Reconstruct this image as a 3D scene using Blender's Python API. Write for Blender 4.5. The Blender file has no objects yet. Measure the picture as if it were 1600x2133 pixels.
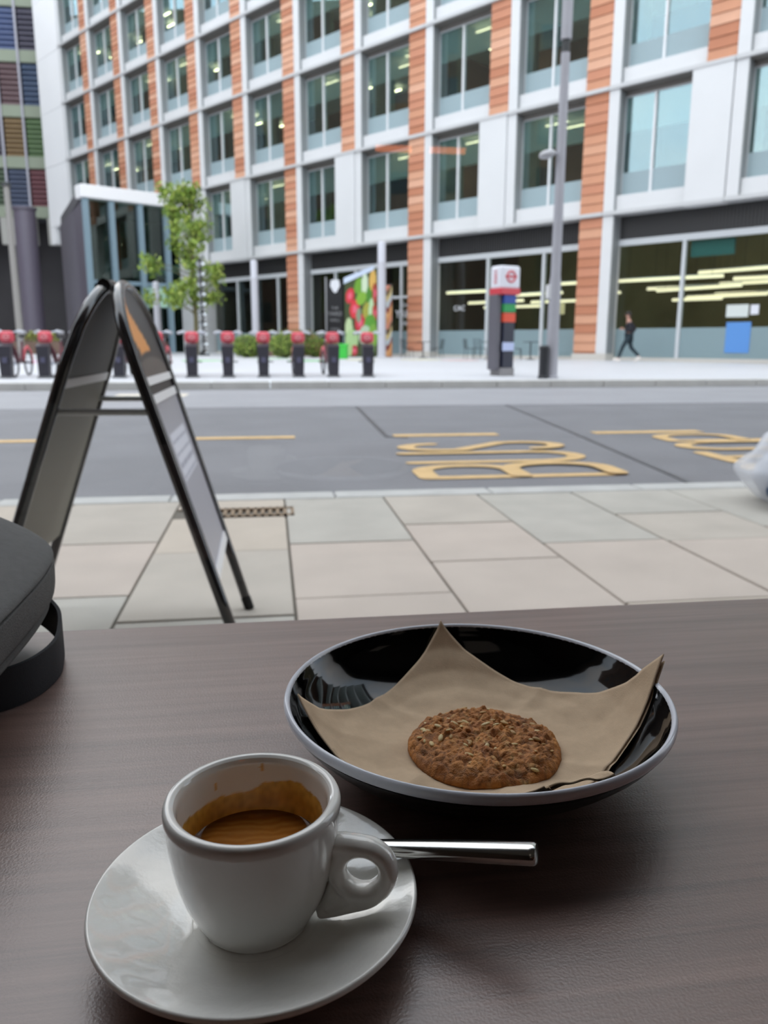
import bpy, bmesh, math, random
from math import sin, cos, pi, sqrt, radians, atan2
from mathutils import Vector, Matrix, Euler, noise
random.seed(7)
SC = bpy.context.scene
COL = SC.collection

# ------------------------------------------------------------------ camera, sky, exposure
def make_camera():
    F, PITCH, YAW, ROLL = 1648.4, radians(12.0835), radians(8.094), radians(0.096)
    fw = Vector((sin(YAW)*cos(PITCH), cos(YAW)*cos(PITCH), -sin(PITCH)))
    r0 = Vector((cos(YAW), -sin(YAW), 0)); u0 = r0.cross(fw)
    r = r0*cos(ROLL) + u0*sin(ROLL); u = u0*cos(ROLL) - r0*sin(ROLL)
    cd = bpy.data.cameras.new('camera'); co = bpy.data.objects.new('camera', cd); COL.objects.link(co)
    m = Matrix((r, u, -fw)).transposed().to_4x4(); m.translation = (0, 0, 0.85)
    co.matrix_world = m
    cd.sensor_fit = 'AUTO'; cd.sensor_width = 36.0; cd.lens = F/2133*36.0
    cd.clip_start = 0.01; cd.clip_end = 1000
    cd.dof.use_dof = True; cd.dof.focus_distance = 0.335; cd.dof.aperture_fstop = 16.5
    SC.camera = co
make_camera()

def nd(nt, t, **kw):
    n = nt.nodes.new(t)
    for k, v in kw.items():
        if k in n.inputs.keys(): n.inputs[k].default_value = v
        else: setattr(n, k, v)
    return n

def make_world():
    w = bpy.data.worlds.new('sky'); SC.world = w; w.use_nodes = True
    nt = w.node_tree; nt.nodes.clear()
    tc = nd(nt, 'ShaderNodeTexCoord')
    no = nd(nt, 'ShaderNodeTexNoise', Scale=2.2, Detail=5.0, Roughness=0.55)
    nt.links.new(tc.outputs['Generated'], no.inputs['Vector'])
    ra = nd(nt, 'ShaderNodeValToRGB')
    ra.color_ramp.elements[0].position = 0.40; ra.color_ramp.elements[0].color = (0.68, 0.81, 0.95, 1)
    ra.color_ramp.elements[1].position = 0.62; ra.color_ramp.elements[1].color = (1.0, 0.99, 0.985, 1)
    nt.links.new(no.outputs['Fac'], ra.inputs['Fac'])
    bg = nd(nt, 'ShaderNodeBackground', Strength=SKY)
    nt.links.new(ra.outputs['Color'], bg.inputs['Color'])
    out = nd(nt, 'ShaderNodeOutputWorld'); nt.links.new(bg.outputs[0], out.inputs['Surface'])
SKY = 2.95
FILL = 0.12  # strength of the fill panels added to the café ceiling
make_world()
SC.view_settings.view_transform = 'Standard'; SC.view_settings.look = 'None'
SC.view_settings.exposure = 0.0; SC.view_settings.gamma = 1.0
SC.view_settings.use_curve_mapping = False
SC.cycles.max_bounces = 8; SC.cycles.transparent_max_bounces = 24
SC.cycles.sample_clamp_indirect = 8.0
SC.cycles.caustics_reflective = False; SC.cycles.caustics_refractive = False

# ------------------------------------------------------------------ materials
def lin(c):
    if isinstance(c, str):
        c = [int(c[i:i+2], 16) for i in (0, 2, 4)]
    return tuple((v/255/12.92 if v/255 <= 0.04045 else ((v/255+0.055)/1.055)**2.4) for v in c[:3]) + (1.0,)

MATS = {}
def mat(name, col, rough=0.6, metal=0.0, var=0.0, vscale=5.0, bump=0.0, bscale=50.0, spec=0.5, emit=0.0, coat=0.0,
        attr=None, trans=0.0, stretch=None, sss=0.0):
    if name in MATS: return MATS[name]
    m = bpy.data.materials.new(name); m.use_nodes = True
    nt = m.node_tree; b = nt.nodes['Principled BSDF']
    c = lin(col) if col is not None else (0.5, 0.5, 0.5, 1)
    b.inputs['Base Color'].default_value = c
    b.inputs['Roughness'].default_value = rough; b.inputs['Metallic'].default_value = metal
    b.inputs['Specular IOR Level'].default_value = spec
    b.inputs['Coat Weight'].default_value = coat; b.inputs['Coat Roughness'].default_value = 0.04
    if sss:
        b.inputs['Subsurface Weight'].default_value = sss; b.inputs['Subsurface Radius'].default_value = (0.004, 0.003, 0.002)
    if emit:
        b.inputs['Emission Color'].default_value = c; b.inputs['Emission Strength'].default_value = emit
    src = None
    if attr:
        a = nd(nt, 'ShaderNodeAttribute', attribute_name=attr); src = a.outputs['Color']
    tc = nd(nt, 'ShaderNodeTexCoord'); vec = tc.outputs['Object']
    if stretch:
        mp = nd(nt, 'ShaderNodeMapping'); mp.inputs['Scale'].default_value = stretch
        nt.links.new(vec, mp.inputs['Vector']); vec = mp.outputs['Vector']
    if var:
        n = nd(nt, 'ShaderNodeTexNoise', Scale=vscale, Detail=4.0)
        nt.links.new(vec, n.inputs['Vector'])
        mr = nd(nt, 'ShaderNodeMapRange'); mr.inputs['From Min'].default_value = 0.25; mr.inputs['From Max'].default_value = 0.75
        mr.inputs['To Min'].default_value = 1-var; mr.inputs['To Max'].default_value = 1+var
        nt.links.new(n.outputs['Fac'], mr.inputs['Value'])
        mx = nd(nt, 'ShaderNodeVectorMath', operation='SCALE')
        if src: nt.links.new(src, mx.inputs[0])
        else: mx.inputs[0].default_value = c[:3]
        nt.links.new(mr.outputs['Result'], mx.inputs['Scale'])
        src = mx.outputs['Vector']
    if src: nt.links.new(src, b.inputs['Base Color'])
    if bump:
        n2 = nd(nt, 'ShaderNodeTexNoise', Scale=bscale, Detail=3.0)
        nt.links.new(tc.outputs['Object'], n2.inputs['Vector'])
        bp = nd(nt, 'ShaderNodeBump', Strength=bump, Distance=0.01)
        nt.links.new(n2.outputs['Fac'], bp.inputs['Height']); nt.links.new(bp.outputs['Normal'], b.inputs['Normal'])
    MATS[name] = m
    return m

def glass(name, f0, tint=(1, 1, 1), rough=0.0, rtint=(1, 1, 1)):
    """thin pane: straight-through transmission plus a mirror reflection by Schlick's law, the same from both sides"""
    if name in MATS: return MATS[name]
    m = bpy.data.materials.new(name); m.use_nodes = True
    nt = m.node_tree; nt.nodes.clear()
    g = nd(nt, 'ShaderNodeNewGeometry')
    dt = nd(nt, 'ShaderNodeVectorMath', operation='DOT_PRODUCT')
    nt.links.new(g.outputs['Incoming'], dt.inputs[0]); nt.links.new(g.outputs['Normal'], dt.inputs[1])
    ab = nd(nt, 'ShaderNodeMath', operation='ABSOLUTE'); nt.links.new(dt.outputs['Value'], ab.inputs[0])
    om = nd(nt, 'ShaderNodeMath', operation='SUBTRACT'); om.inputs[0].default_value = 1.0; nt.links.new(ab.outputs[0], om.inputs[1])
    pw = nd(nt, 'ShaderNodeMath', operation='POWER'); nt.links.new(om.outputs[0], pw.inputs[0]); pw.inputs[1].default_value = 5.0
    ma = nd(nt, 'ShaderNodeMath', operation='MULTIPLY_ADD'); nt.links.new(pw.outputs[0], ma.inputs[0])
    ma.inputs[1].default_value = 1-f0; ma.inputs[2].default_value = f0
    tr = nd(nt, 'ShaderNodeBsdfTransparent'); tr.inputs['Color'].default_value = (*tint, 1)
    gl = nd(nt, 'ShaderNodeBsdfGlossy', Roughness=rough); gl.inputs['Color'].default_value = (*rtint, 1)
    mx = nd(nt, 'ShaderNodeMixShader'); nt.links.new(ma.outputs[0], mx.inputs['Fac'])
    nt.links.new(tr.outputs[0], mx.inputs[1]); nt.links.new(gl.outputs[0], mx.inputs[2])
    o = nd(nt, 'ShaderNodeOutputMaterial'); nt.links.new(mx.outputs[0], o.inputs['Surface'])
    MATS[name] = m
    return m

def veil(name, col, opacity, rough=0.5):
    """milky film or thin plastic: partly see-through, partly a diffuse and translucent skin"""
    if name in MATS: return MATS[name]
    m = bpy.data.materials.new(name); m.use_nodes = True
    nt = m.node_tree; nt.nodes.clear()
    c = lin(col)
    tr = nd(nt, 'ShaderNodeBsdfTransparent')
    p = nd(nt, 'ShaderNodeBsdfPrincipled'); p.inputs['Base Color'].default_value = c; p.inputs['Roughness'].default_value = rough
    tl = nd(nt, 'ShaderNodeBsdfTranslucent'); tl.inputs['Color'].default_value = c
    m1 = nd(nt, 'ShaderNodeMixShader', Fac=0.3); nt.links.new(p.outputs[0], m1.inputs[1]); nt.links.new(tl.outputs[0], m1.inputs[2])
    m2 = nd(nt, 'ShaderNodeMixShader', Fac=opacity); nt.links.new(tr.outputs[0], m2.inputs[1]); nt.links.new(m1.outputs[0], m2.inputs[2])
    o = nd(nt, 'ShaderNodeOutputMaterial'); nt.links.new(m2.outputs[0], o.inputs['Surface'])
    MATS[name] = m
    return m

def wood_table():
    m = bpy.data.materials.new('walnut_laminate'); m.use_nodes = True
    nt = m.node_tree; b = nt.nodes['Principled BSDF']
    tc = nd(nt, 'ShaderNodeTexCoord')
    mp = nd(nt, 'ShaderNodeMapping'); mp.inputs['Scale'].default_value = (2.2, 55.0, 1.0); mp.inputs['Rotation'].default_value = (0, 0, radians(3))
    nt.links.new(tc.outputs['Object'], mp.inputs['Vector'])
    n1 = nd(nt, 'ShaderNodeTexNoise', Scale=1.6, Detail=6.0, Roughness=0.6, Distortion=0.4)
    nt.links.new(mp.outputs[0], n1.inputs['Vector'])
    mp2 = nd(nt, 'ShaderNodeMapping'); mp2.inputs['Scale'].default_value = (9.0, 420.0, 1.0); mp2.inputs['Rotation'].default_value = (0, 0, radians(3))
    nt.links.new(tc.outputs['Object'], mp2.inputs['Vector'])
    n2 = nd(nt, 'ShaderNodeTexNoise', Scale=1.0, Detail=3.0)
    nt.links.new(mp2.outputs[0], n2.inputs['Vector'])
    ad = nd(nt, 'ShaderNodeMath', operation='MULTIPLY_ADD'); ad.inputs[1].default_value = 0.35
    nt.links.new(n2.outputs['Fac'], ad.inputs[0]); nt.links.new(n1.outputs['Fac'], ad.inputs[2])
    r = nd(nt, 'ShaderNodeValToRGB')
    r.color_ramp.elements[0].position = 0.42; r.color_ramp.elements[0].color = lin('5e4740')
    r.color_ramp.elements[1].position = 0.90; r.color_ramp.elements[1].color = lin('866a60')
    nt.links.new(ad.outputs[0], r.inputs['Fac']); nt.links.new(r.outputs['Color'], b.inputs['Base Color'])
    b.inputs['Roughness'].default_value = 0.35; b.inputs['Specular IOR Level'].default_value = 1.0
    n3 = nd(nt, 'ShaderNodeTexNoise', Scale=900.0, Detail=2.0)
    nt.links.new(tc.outputs['Object'], n3.inputs['Vector'])
    bp = nd(nt, 'ShaderNodeBump', Strength=0.22, Distance=0.0006)
    nt.links.new(n3.outputs['Fac'], bp.inputs['Height']); nt.links.new(bp.outputs['Normal'], b.inputs['Normal'])
    return m

# ------------------------------------------------------------------ mesh helpers
class MB:
    def __init__(s): s.v = []; s.f = []; s.mi = []; s.c = []; s.col = (1, 1, 1, 1)
    def add(s, vs, fs, mi=0):
        o = len(s.v); s.v += [tuple(v) for v in vs]; s.c += [s.col]*len(vs)
        s.f += [tuple(i+o for i in f) for f in fs]; s.mi += [mi]*len(fs); return s
    def box(s, x0, x1, y0, y1, z0, z1, mi=0, M=None):
        vs = [Vector((x, y, z)) for z in (z0, z1) for y in (y0, y1) for x in (x0, x1)]
        if M: vs = [M @ v for v in vs]
        return s.add(vs, [(0, 2, 3, 1), (4, 5, 7, 6), (0, 1, 5, 4), (2, 6, 7, 3), (0, 4, 6, 2), (1, 3, 7, 5)], mi)
    def bbox(s, x0, x1, y0, y1, z0, z1, b=0.004, mi=0, M=None):
        """box with chamfered edges"""
        bm = bmesh.new(); bmesh.ops.create_cube(bm, size=1.0)
        for v in bm.verts: v.co = Vector(((x0+x1)/2+v.co.x*(x1-x0), (y0+y1)/2+v.co.y*(y1-y0), (z0+z1)/2+v.co.z*(z1-z0)))
        bmesh.ops.bevel(bm, geom=bm.edges[:], offset=b, segments=2, affect='EDGES', profile=0.5)
        return s.frombm(bm, mi, M)
    def frombm(s, bm, mi=0, M=None):
        bm.verts.index_update()
        vs = [(M @ v.co) if M else v.co.copy() for v in bm.verts]; fs = [tuple(v.index for v in f.verts) for f in bm.faces]
        bm.free(); return s.add(vs, fs, mi)
    def tube(s, pts, rad, n=8, mi=0, caps=True, closed=False, flat=1.0, up=None):
        pts = [Vector(p) for p in pts]; k = len(pts); vs = []
        rads = rad if isinstance(rad, (list, tuple)) else [rad]*k
        pu = None
        for i, p in enumerate(pts):
            if closed: t = (pts[(i+1) % k]-pts[i-1])
            else: t = pts[min(i+1, k-1)]-pts[max(i-1, 0)]
            t = t.normalized()
            if up is not None: u = Vector(up)
            elif pu is None: u = Vector((0, 0, 1)) if abs(t.z) < 0.9 else Vector((1, 0, 0))
            else: u = pu
            a = t.cross(u).normalized(); b = a.cross(t).normalized(); pu = b
            for j in range(n):
                an = 2*pi*j/n; vs.append(p + a*cos(an)*rads[i] + b*sin(an)*rads[i]*flat)
        fs = []
        for i in range(k if closed else k-1):
            for j in range(n):
                i2 = (i+1) % k
                fs.append((i*n+j, i*n+(j+1) % n, i2*n+(j+1) % n, i2*n+j))
        if caps and not closed: fs += [tuple(range(n))[::-1], tuple((k-1)*n+j for j in range(n))]
        return s.add(vs, fs, mi)
    def lathe(s, prof, n=64, mi=0, M=None, closed=False):
        """prof: (r, z) list; r == 0 collapses to a pole"""
        vs = []; idx = []
        for r, z in prof:
            if r == 0: idx.append([len(vs)]*n); vs.append(Vector((0, 0, z)))
            else:
                idx.append([len(vs)+j for j in range(n)])
                vs += [Vector((r*cos(2*pi*j/n), r*sin(2*pi*j/n), z)) for j in range(n)]
        fs = []; kk = len(prof)
        for i in range(kk if closed else kk-1):
            a = idx[i]; b = idx[(i+1) % kk]
            for j in range(n):
                q = [a[j], a[(j+1) % n], b[(j+1) % n], b[j]]; u = []
                for x in q:
                    if x not in u: u.append(x)
                if len(u) > 2: fs.append(tuple(u))
        if M: vs = [M @ v for v in vs]
        return s.add(vs, fs, mi)
    def cyl(s, x, y, z0, z1, r0, r1=None, n=16, mi=0):
        r1 = r0 if r1 is None else r1
        return s.lathe([(0, z0), (r0, z0), (r1, z1), (0, z1)], n, mi, Matrix.Translation((x, y, 0)))
    def prism(s, poly, z0, z1, mi=0, M=None):
        n = len(poly)
        vs = [Vector((x, y, z0)) for x, y in poly] + [Vector((x, y, z1)) for x, y in poly]
        if M: vs = [M @ v for v in vs]
        return s.add(vs, [tuple(range(n))[::-1], tuple(range(n, 2*n))] + [(i, (i+1) % n, n+(i+1) % n, n+i) for i in range(n)], mi)
    def ell(s, c, r, nu=12, nv=8, mi=0, M=None):
        prof = [(sin(pi*i/nv), -cos(pi*i/nv)) for i in range(nv+1)]; prof[0] = (0, -1); prof[-1] = (0, 1)
        m = Matrix.Translation(c) @ (M if M else Matrix.Identity(4)) @ Matrix.Diagonal((*r, 1))
        return s.lathe(prof, nu, mi, m)
    def grid(s, fn, nu, nv, mi=0, colfn=None):
        o = len(s.v)
        for j in range(nv+1):
            for i in range(nu+1):
                p = fn(i/nu, j/nv); s.v.append(tuple(p)); s.c.append(colfn(i/nu, j/nv) if colfn else s.col)
        for j in range(nv):
            for i in range(nu):
                a = o+j*(nu+1)+i; s.f.append((a, a+1, a+nu+2, a+nu+1)); s.mi.append(mi)
        return s
    def mesh(s, name, mats, smooth=False, attr=False):
        me = bpy.data.meshes.new(name); me.from_pydata(s.v, [], s.f)
        for m in (mats if isinstance(mats, (list, tuple)) else [mats]): me.materials.append(m)
        if any(s.mi): me.polygons.foreach_set('material_index', s.mi)
        if attr:
            ca = me.color_attributes.new('tint', 'FLOAT_COLOR', 'POINT')
            ca.data.foreach_set('color', [x for c in s.c for x in c])
        me.update()
        bm = bmesh.new(); bm.from_mesh(me)
        bmesh.ops.recalc_face_normals(bm, faces=bm.faces[:]); bm.to_mesh(me); bm.free()
        if smooth:
            me.polygons.foreach_set('use_smooth', [True]*len(me.polygons))
            if smooth != 'all':
                try: me.set_sharp_from_angle(angle=radians(smooth if isinstance(smooth, (int, float)) and smooth > 1 else 40))
                except Exception: pass
        return me
    def obj(s, name, mats, parent=None, smooth=False, attr=False, label=None):
        o = bpy.data.objects.new(name, s.mesh(name, mats, smooth, attr)); COL.objects.link(o)
        if parent: o.parent = parent
        if label: o['label'] = label
        return o

def put(me, name, parent, loc=(0, 0, 0), rot=(0, 0, 0), label=None):
    o = bpy.data.objects.new(name, me); COL.objects.link(o); o.parent = parent
    o.location = loc; o.rotation_euler = rot
    if label: o['label'] = label
    return o
def thing(name, label, cat, loc=(0, 0, 0), rotz=0, group=None):
    o = bpy.data.objects.new(name, None); COL.objects.link(o); o.location = loc; o.rotation_euler = (0, 0, rotz)
    o.empty_display_size = 0.1
    o['label'] = label; o['category'] = cat
    if group: o['group'] = group
    return o
def tag(o, label, cat, group=None):
    o['label'] = label; o['category'] = cat
    if group: o['group'] = group
    return o
def structure(o): o['kind'] = 'structure'; return o
def dup(root, loc, rotz=None, label=None):
    r = root.copy(); COL.objects.link(r); r.location = loc
    if rotz is not None: r.rotation_euler = (0, 0, rotz)
    if label: r['label'] = label
    for ch in list(root.children):
        c = ch.copy(); COL.objects.link(c); c.parent = r
        for g in list(ch.children):
            d = g.copy(); COL.objects.link(d); d.parent = c
    return r
def text(body, size, m, parent, loc, rot, name='lettering', extrude=0.002, align='CENTER'):
    cu = bpy.data.curves.new(name, 'FONT'); cu.body = body; cu.size = size; cu.align_x = align; cu.extrude = extrude
    cu.resolution_u = 3; cu.materials.append(m)
    tmp = bpy.data.objects.new(name, cu); me = bpy.data.meshes.new_from_object(tmp); bpy.data.objects.remove(tmp)
    o = bpy.data.objects.new(name, me); COL.objects.link(o); o.parent = parent; o.location = loc; o.rotation_euler = rot
    return o

ORD = ['first', 'second', 'third', 'fourth', 'fifth', 'sixth', 'seventh', 'eighth', 'ninth', 'tenth', 'eleventh', 'twelfth']
white_metal = mat('white_powder_coat', 'e6e8ea', 0.45, var=0.03, vscale=0.8)
grey_reveal = mat('grey_reveal', 'c9cdd0', 0.55)
dark_grey = mat('dark_grey_metal', '3a3c3e', 0.5)
black_metal = mat('black_metal', '1b1c1f', 0.4)
steel = mat('brushed_steel', 'c9c9c6', 0.16, metal=1.0)

# ------------------------------------------------------------------ café room (the setting)
TZ = 0.64            # table top
GY = 0.735           # window pane
FL = -0.08           # café floor
wallpaint = mat('warm_grey_wall', '5e4a3e', 0.8, var=0.04, vscale=1.5)
structure(MB().box(-1.6, 4.9, -4.2, 0.9, FL-0.1, FL).obj('floor', mat('concrete_floor', '4a423d', 0.6, var=0.12, vscale=2)))
structure(MB().box(-1.6, 4.9, -4.2, 0.9, 2.95, 3.1).obj('ceiling', mat('ceiling_paint', '8d857d', 0.8)))
structure(MB().box(-1.6, 4.9, -4.3, -4.2, FL, 2.95).obj('wall_back', wallpaint))
structure(MB().box(-1.7, -1.6, -4.3, 0.9, FL, 2.95).obj('wall_left', wallpaint))
structure(MB().box(4.9, 5.0, -4.3, 0.9, FL, 2.95).obj('wall_right', wallpaint))
cladding = mat('dark_brick_front', '5b4a42', 0.8, var=0.15, vscale=3)
fr = MB()
fr.box(-30, 30, 0.7, 1.0, 3.1, 15.0); fr.box(-1.7, 5.0, 0.70, 0.9, 2.36, 3.1); fr.box(-30, -1.7, 0.7, 1.0, 0, 3.1); fr.box(5.0, 30, 0.7, 1.0, 0, 3.1)
structure(fr.obj('wall_front', cladding))
wf = MB(); wf.box(-1.6, 4.9, GY-0.03, GY+0.03, FL, 0.06); wf.box(-1.6, 4.9, GY-0.03, GY+0.03, 2.30, 2.36)
for x in (-1.57, 4.87): wf.box(x-0.03, x+0.03, GY-0.03, GY+0.03, 0.06, 2.30)
win = structure(wf.obj('window_1', dark_grey))
MB().box(-1.54, 4.84, GY-0.003, GY+0.003, 0.06, 2.30).obj('pane', glass('shopfront_glass', 0.035), win)

# lamps behind the camera; the ceiling panels are unseen, added as fill light
for i, (x, y) in enumerate(((-0.4, -1.2), (3.2, -1.2), (-0.4, -3.1), (3.2, -3.1))):
    t = thing('fill_panel', 'added square fill light panel on the café ceiling, %s, %s' % (('left' if x < 1 else 'right'), ('nearer the window' if y > -2 else 'near the back wall')), 'lamp', (x, y, 2.95), group='added café fill lights')
    MB().bbox(-0.42, 0.42, -0.42, 0.42, -0.05, 0, 0.008).obj('housing', white_metal, t)
    MB().box(-0.39, 0.39, -0.39, 0.39, -0.056, -0.048).obj('diffuser', mat('fill_diffuser', 'fff1e2', 0.6, emit=FILL), t)

warm = mat('warm_glow', 'ff8a4a', 0.5, emit=5.0)
for x, side in ((0.535, 'left'), (0.765, 'right')):
    t = thing('pendant_lamp', 'short orange glowing bar lamp hanging in the café, %s of the two' % side, 'lamp', (x, -2.03, 1.64), 0, 'orange bar lamps')
    MB().tube([(-0.075, 0, 0), (0.075, 0, 0)], 0.013, 8).obj('tube', warm, t)
    MB().box(-0.085, 0.085, -0.015, 0.015, 0.013, 0.035).obj('housing', black_metal, t)
    MB().tube([(0, 0, 0.035), (0, 0, 1.31)], 0.004, 5).obj('cord', black_metal, t)

# ------------------------------------------------------------------ street (the setting)
ROADZ, PLZ = -0.09, 0.06
paving_tints = [mat('paving_grey', 'b5ada2', 0.75, var=0.09, vscale=3.5, bump=0.1, bscale=90), mat('paving_pink', 'bcb0a5', 0.75, var=0.08, vscale=3.0, bump=0.1, bscale=90),
                mat('paving_cool', 'b1ada4', 0.75, var=0.09, vscale=4.0, bump=0.1, bscale=90), mat('paving_buff', 'bcb1a3', 0.75, var=0.09, vscale=3.0, bump=0.1, bscale=90)]
pav = structure(MB().box(-20, 20, 0.9, 4.36, -0.3, -0.012).obj('pavement', mat('jointing_sand', '6d685f', 0.9, var=0.1)))
def slab(x0, x1, y0, y1, k):
    g = 0.005
    MB().bbox(x0+g, x1-g, y0+g, y1-g, -0.05, random.uniform(-0.002, 0.002), 0.004).obj('paving_slab', paving_tints[k % 4], pav)
cols = {-1: (3.91, 3.25, 2.42, 1.66, 0.9), 0: (3.34, 2.585, 1.83, 0.9), 1: (3.64, 2.98, 2.2, 1.5, 0.9), 2: (3.21, 2.39, 1.6, 0.9), 3: (3.73, 3.17, 2.35, 1.6, 0.9)}
edges = [-0.5, 0.06, 0.612, 1.155, 1.715]
tint = {-1: [1, 3, 0, 2, 0], 0: [2, 1, 1, 3], 1: [0, 1, 1, 3, 3], 2: [2, 1, 3, 1], 3: [2, 0, 1, 3, 0]}
for j, ys in cols.items():
    x0 = edges[j+1] if j+1 < len(edges) else 1.715
    x1 = edges[j+2] if j+2 < len(edges) else 2.31
    top = 4.345
    for k, y in enumerate(ys):
        if j == -1 and k == 0: slab(x0, x1, 4.13, 4.345, 3)
        else: slab(x0, x1, y, top, tint[j][k] if k < len(tint[j]) else k)
        top = y
    if j == 3:
        pass
for j, x in enumerate((-1.06, -1.62, -2.18, -2.74)):
    top = 4.345
    for k, y in enumerate(((3.45, 2.7, 1.9, 0.9), (3.7, 2.9, 2.2, 1.4, 0.9))[j % 2]): slab(x, x+0.56, y, top, (j*3+k*5) % 4); top = y
for j, x in enumerate((2.31, 2.87, 3.43, 3.99, 4.55)):
    top = 4.345
    for k, y in enumerate(((3.38, 2.7, 1.9, 0.9), (3.6, 2.9, 2.2, 1.4, 0.9))[j % 2]): slab(x, x+0.56, y, top, (j*3+k*7+2) % 4); top = y
kerbm = mat('granite_kerb', 'b9b9b6', 0.7, var=0.1, vscale=6)
for i in range(-7, 9):
    MB().bbox(i*0.915+0.35, i*0.915+1.258, 4.352, 4.54, -0.25, 0.002, 0.012).obj('kerb_stone', kerbm, pav)
# drain channel: tan iron frame with slots, one part of the pavement
dm = MB(); x0, x1, y0, y1 = -0.33, 0.10, 3.915, 4.125
dm.box(x0, x1, y0, y0+0.035, -0.05, 0.003); dm.box(x0, x1, y1-0.035, y1, -0.05, 0.003)
for i in range(12):
    xx = x0+(x1-x0-0.014)*i/11; dm.box(xx, xx+0.016, y0, y1, -0.05, 0.003)
dm.obj('drain_grate', mat('rusty_iron', '8f7a62', 0.7, var=0.2, vscale=30), pav, label='tan cast iron drain grate')

road = structure(MB().box(-60, 60, 4.54, 16.9, -0.4, ROADZ).obj('road', mat('asphalt', '77777b', 0.62, var=0.12, vscale=1.1, bump=0.5, bscale=160)))
MB().box(-60, 60, 11.9, 16.3, ROADZ, ROADZ+0.004).obj('asphalt_sheen', mat('sheen_asphalt', '97979b', 0.6, var=0.08, vscale=0.8, bump=0.3, bscale=150), road, label='far strip of asphalt with grazing sheen painted paler')  # sheen of the road at a grazing angle, put into a paler colour
tar = mat('tar_seam', '4a4a4d', 0.5, var=0.1)
def flat_line(pts, w, z, m, name, parent):
    mb = MB()
    for a, b in zip(pts, pts[1:]):
        a = Vector((*a, 0)); b = Vector((*b, 0)); t = (b-a).normalized(); n = Vector((-t.y, t.x, 0))*w/2
        mb.prism([(p.x, p.y) for p in (a-n, b-n, b+n, a+n)], ROADZ, z)
    return mb.obj(name, m, parent)
flat_line([(1.27, 11.9), (1.16, 7.95), (1.36, 7.86)], 0.05, ROADZ+0.005, tar, 'tar_seam', road)
flat_line([(3.59, 11.9), (3.2, 8.2), (2.78, 4.56)], 0.04, ROADZ+0.005, tar, 'tar_seam', road)
yel = mat('yellow_road_paint', 'd2b07a', 0.6, var=0.12, vscale=9)
for xa, xb in ((-3.2, -1.93), (-0.9, 0.23), (1.24, 2.34), (3.4, 4.61), (5.6, 6.8)):
    MB().box(xa, xb, 7.94, 8.13, ROADZ, ROADZ+0.006).obj('lane_dash', yel, road)
MB().box(-2.64, -1.55, 13.35, 13.6, ROADZ, ROADZ+0.008).obj('road_patch', mat('cream_paint', 'd9d0c0', 0.6), road)
MB().box(-2.75, -1.5, 14.4, 15.2, ROADZ, ROADZ+0.008).obj('road_patch', MATS['cream_paint'], road)

# BUS STOP painted for drivers coming from the right: letter tops point to the left (-x), words read from the kerb outwards
def arc(cx, cy, rx, ry, a0, a1, n=10): return [(cx+rx*cos(radians(a0+(a1-a0)*i/n)), cy+ry*sin(radians(a0+(a1-a0)*i/n))) for i in range(n+1)]
# glyphs in a 1 x 1 box, x to the reader's right, y up
GLY = {
 'B': [[(0, 0), (0, 1)], [(0, 1), (0.55, 1)]+arc(0.55, 0.76, 0.42, 0.24, 90, -90)+[(0, 0.52)], [(0.55, 0.52)]+arc(0.55, 0.26, 0.45, 0.26, 90, -90)+[(0, 0)]],
 'U': [[(0, 1), (0, 0.22)]+arc(0.5, 0.22, 0.5, 0.22, 180, 360)+[(1, 1)]],
 'S': [arc(0.5, 0.77, 0.5, 0.23, 10, 180)+[(0.02, 0.68), (0.98, 0.33)]+arc(0.5, 0.22, 0.5, 0.22, 20, -170)],
 'T': [[(0, 1), (1, 1)], [(0.5, 1), (0.5, 0)]],
 'O': [arc(0.5, 0.78, 0.5, 0.22, 0, 180)+arc(0.5, 0.22, 0.5, 0.22, 180, 360)+[(1, 0.78)]],
 'P': [[(0, 0), (0, 1)], [(0, 1), (0.55, 1)]+arc(0.55, 0.74, 0.43, 0.26, 90, -90)+[(0, 0.48)]],
}
def road_letter(ch, xtop, xbot, ynear, yfar):
    mb = MB(); wx, wy = 0.078, 0.062; z = ROADZ+0.006   # half widths of a stroke along x and y
    ell_ = [(cos(2*pi*i/12), sin(2*pi*i/12)) for i in range(12)]
    for st in GLY[ch]:
        pts = [Vector((xbot+(xtop-xbot)*v, ynear+(yfar-ynear)*u)) for u, v in st]
        for p, q in zip(pts, pts[1:]+pts[-1:]):
            if (q-p).length > 1e-4:
                t = Vector(((q-p).x/wx, (q-p).y/wy)).normalized(); n = Vector((-t.y*wx, t.x*wy))
                mb.add([(c.x, c.y, z) for c in (p-n, q-n, q+n, p+n)], [(0, 1, 2, 3)]); z += 0.00025
            mb.add([(p.x+wx*a*0.98, p.y+wy*b_*0.98, z) for a, b_ in ell_], [tuple(range(12))]); z += 0.00025
    mb.obj('painted_letter', yel, road)
for ch, y0, y1, xa, xb in (('B', 5.42, 5.95, 1.1, 2.5), ('U', 6.14, 6.64, 1.12, 2.55), ('S', 6.83, 7.3, 1.2, 2.62),
                           ('S', 5.3, 5.72, 3.62, 5.1), ('T', 5.86, 6.42, 3.72, 5.15), ('O', 6.58, 7.06, 3.78, 5.2), ('P', 7.25, 7.75, 3.9, 5.3)):
    road_letter(ch, xa, xb, y0, y1)

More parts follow.
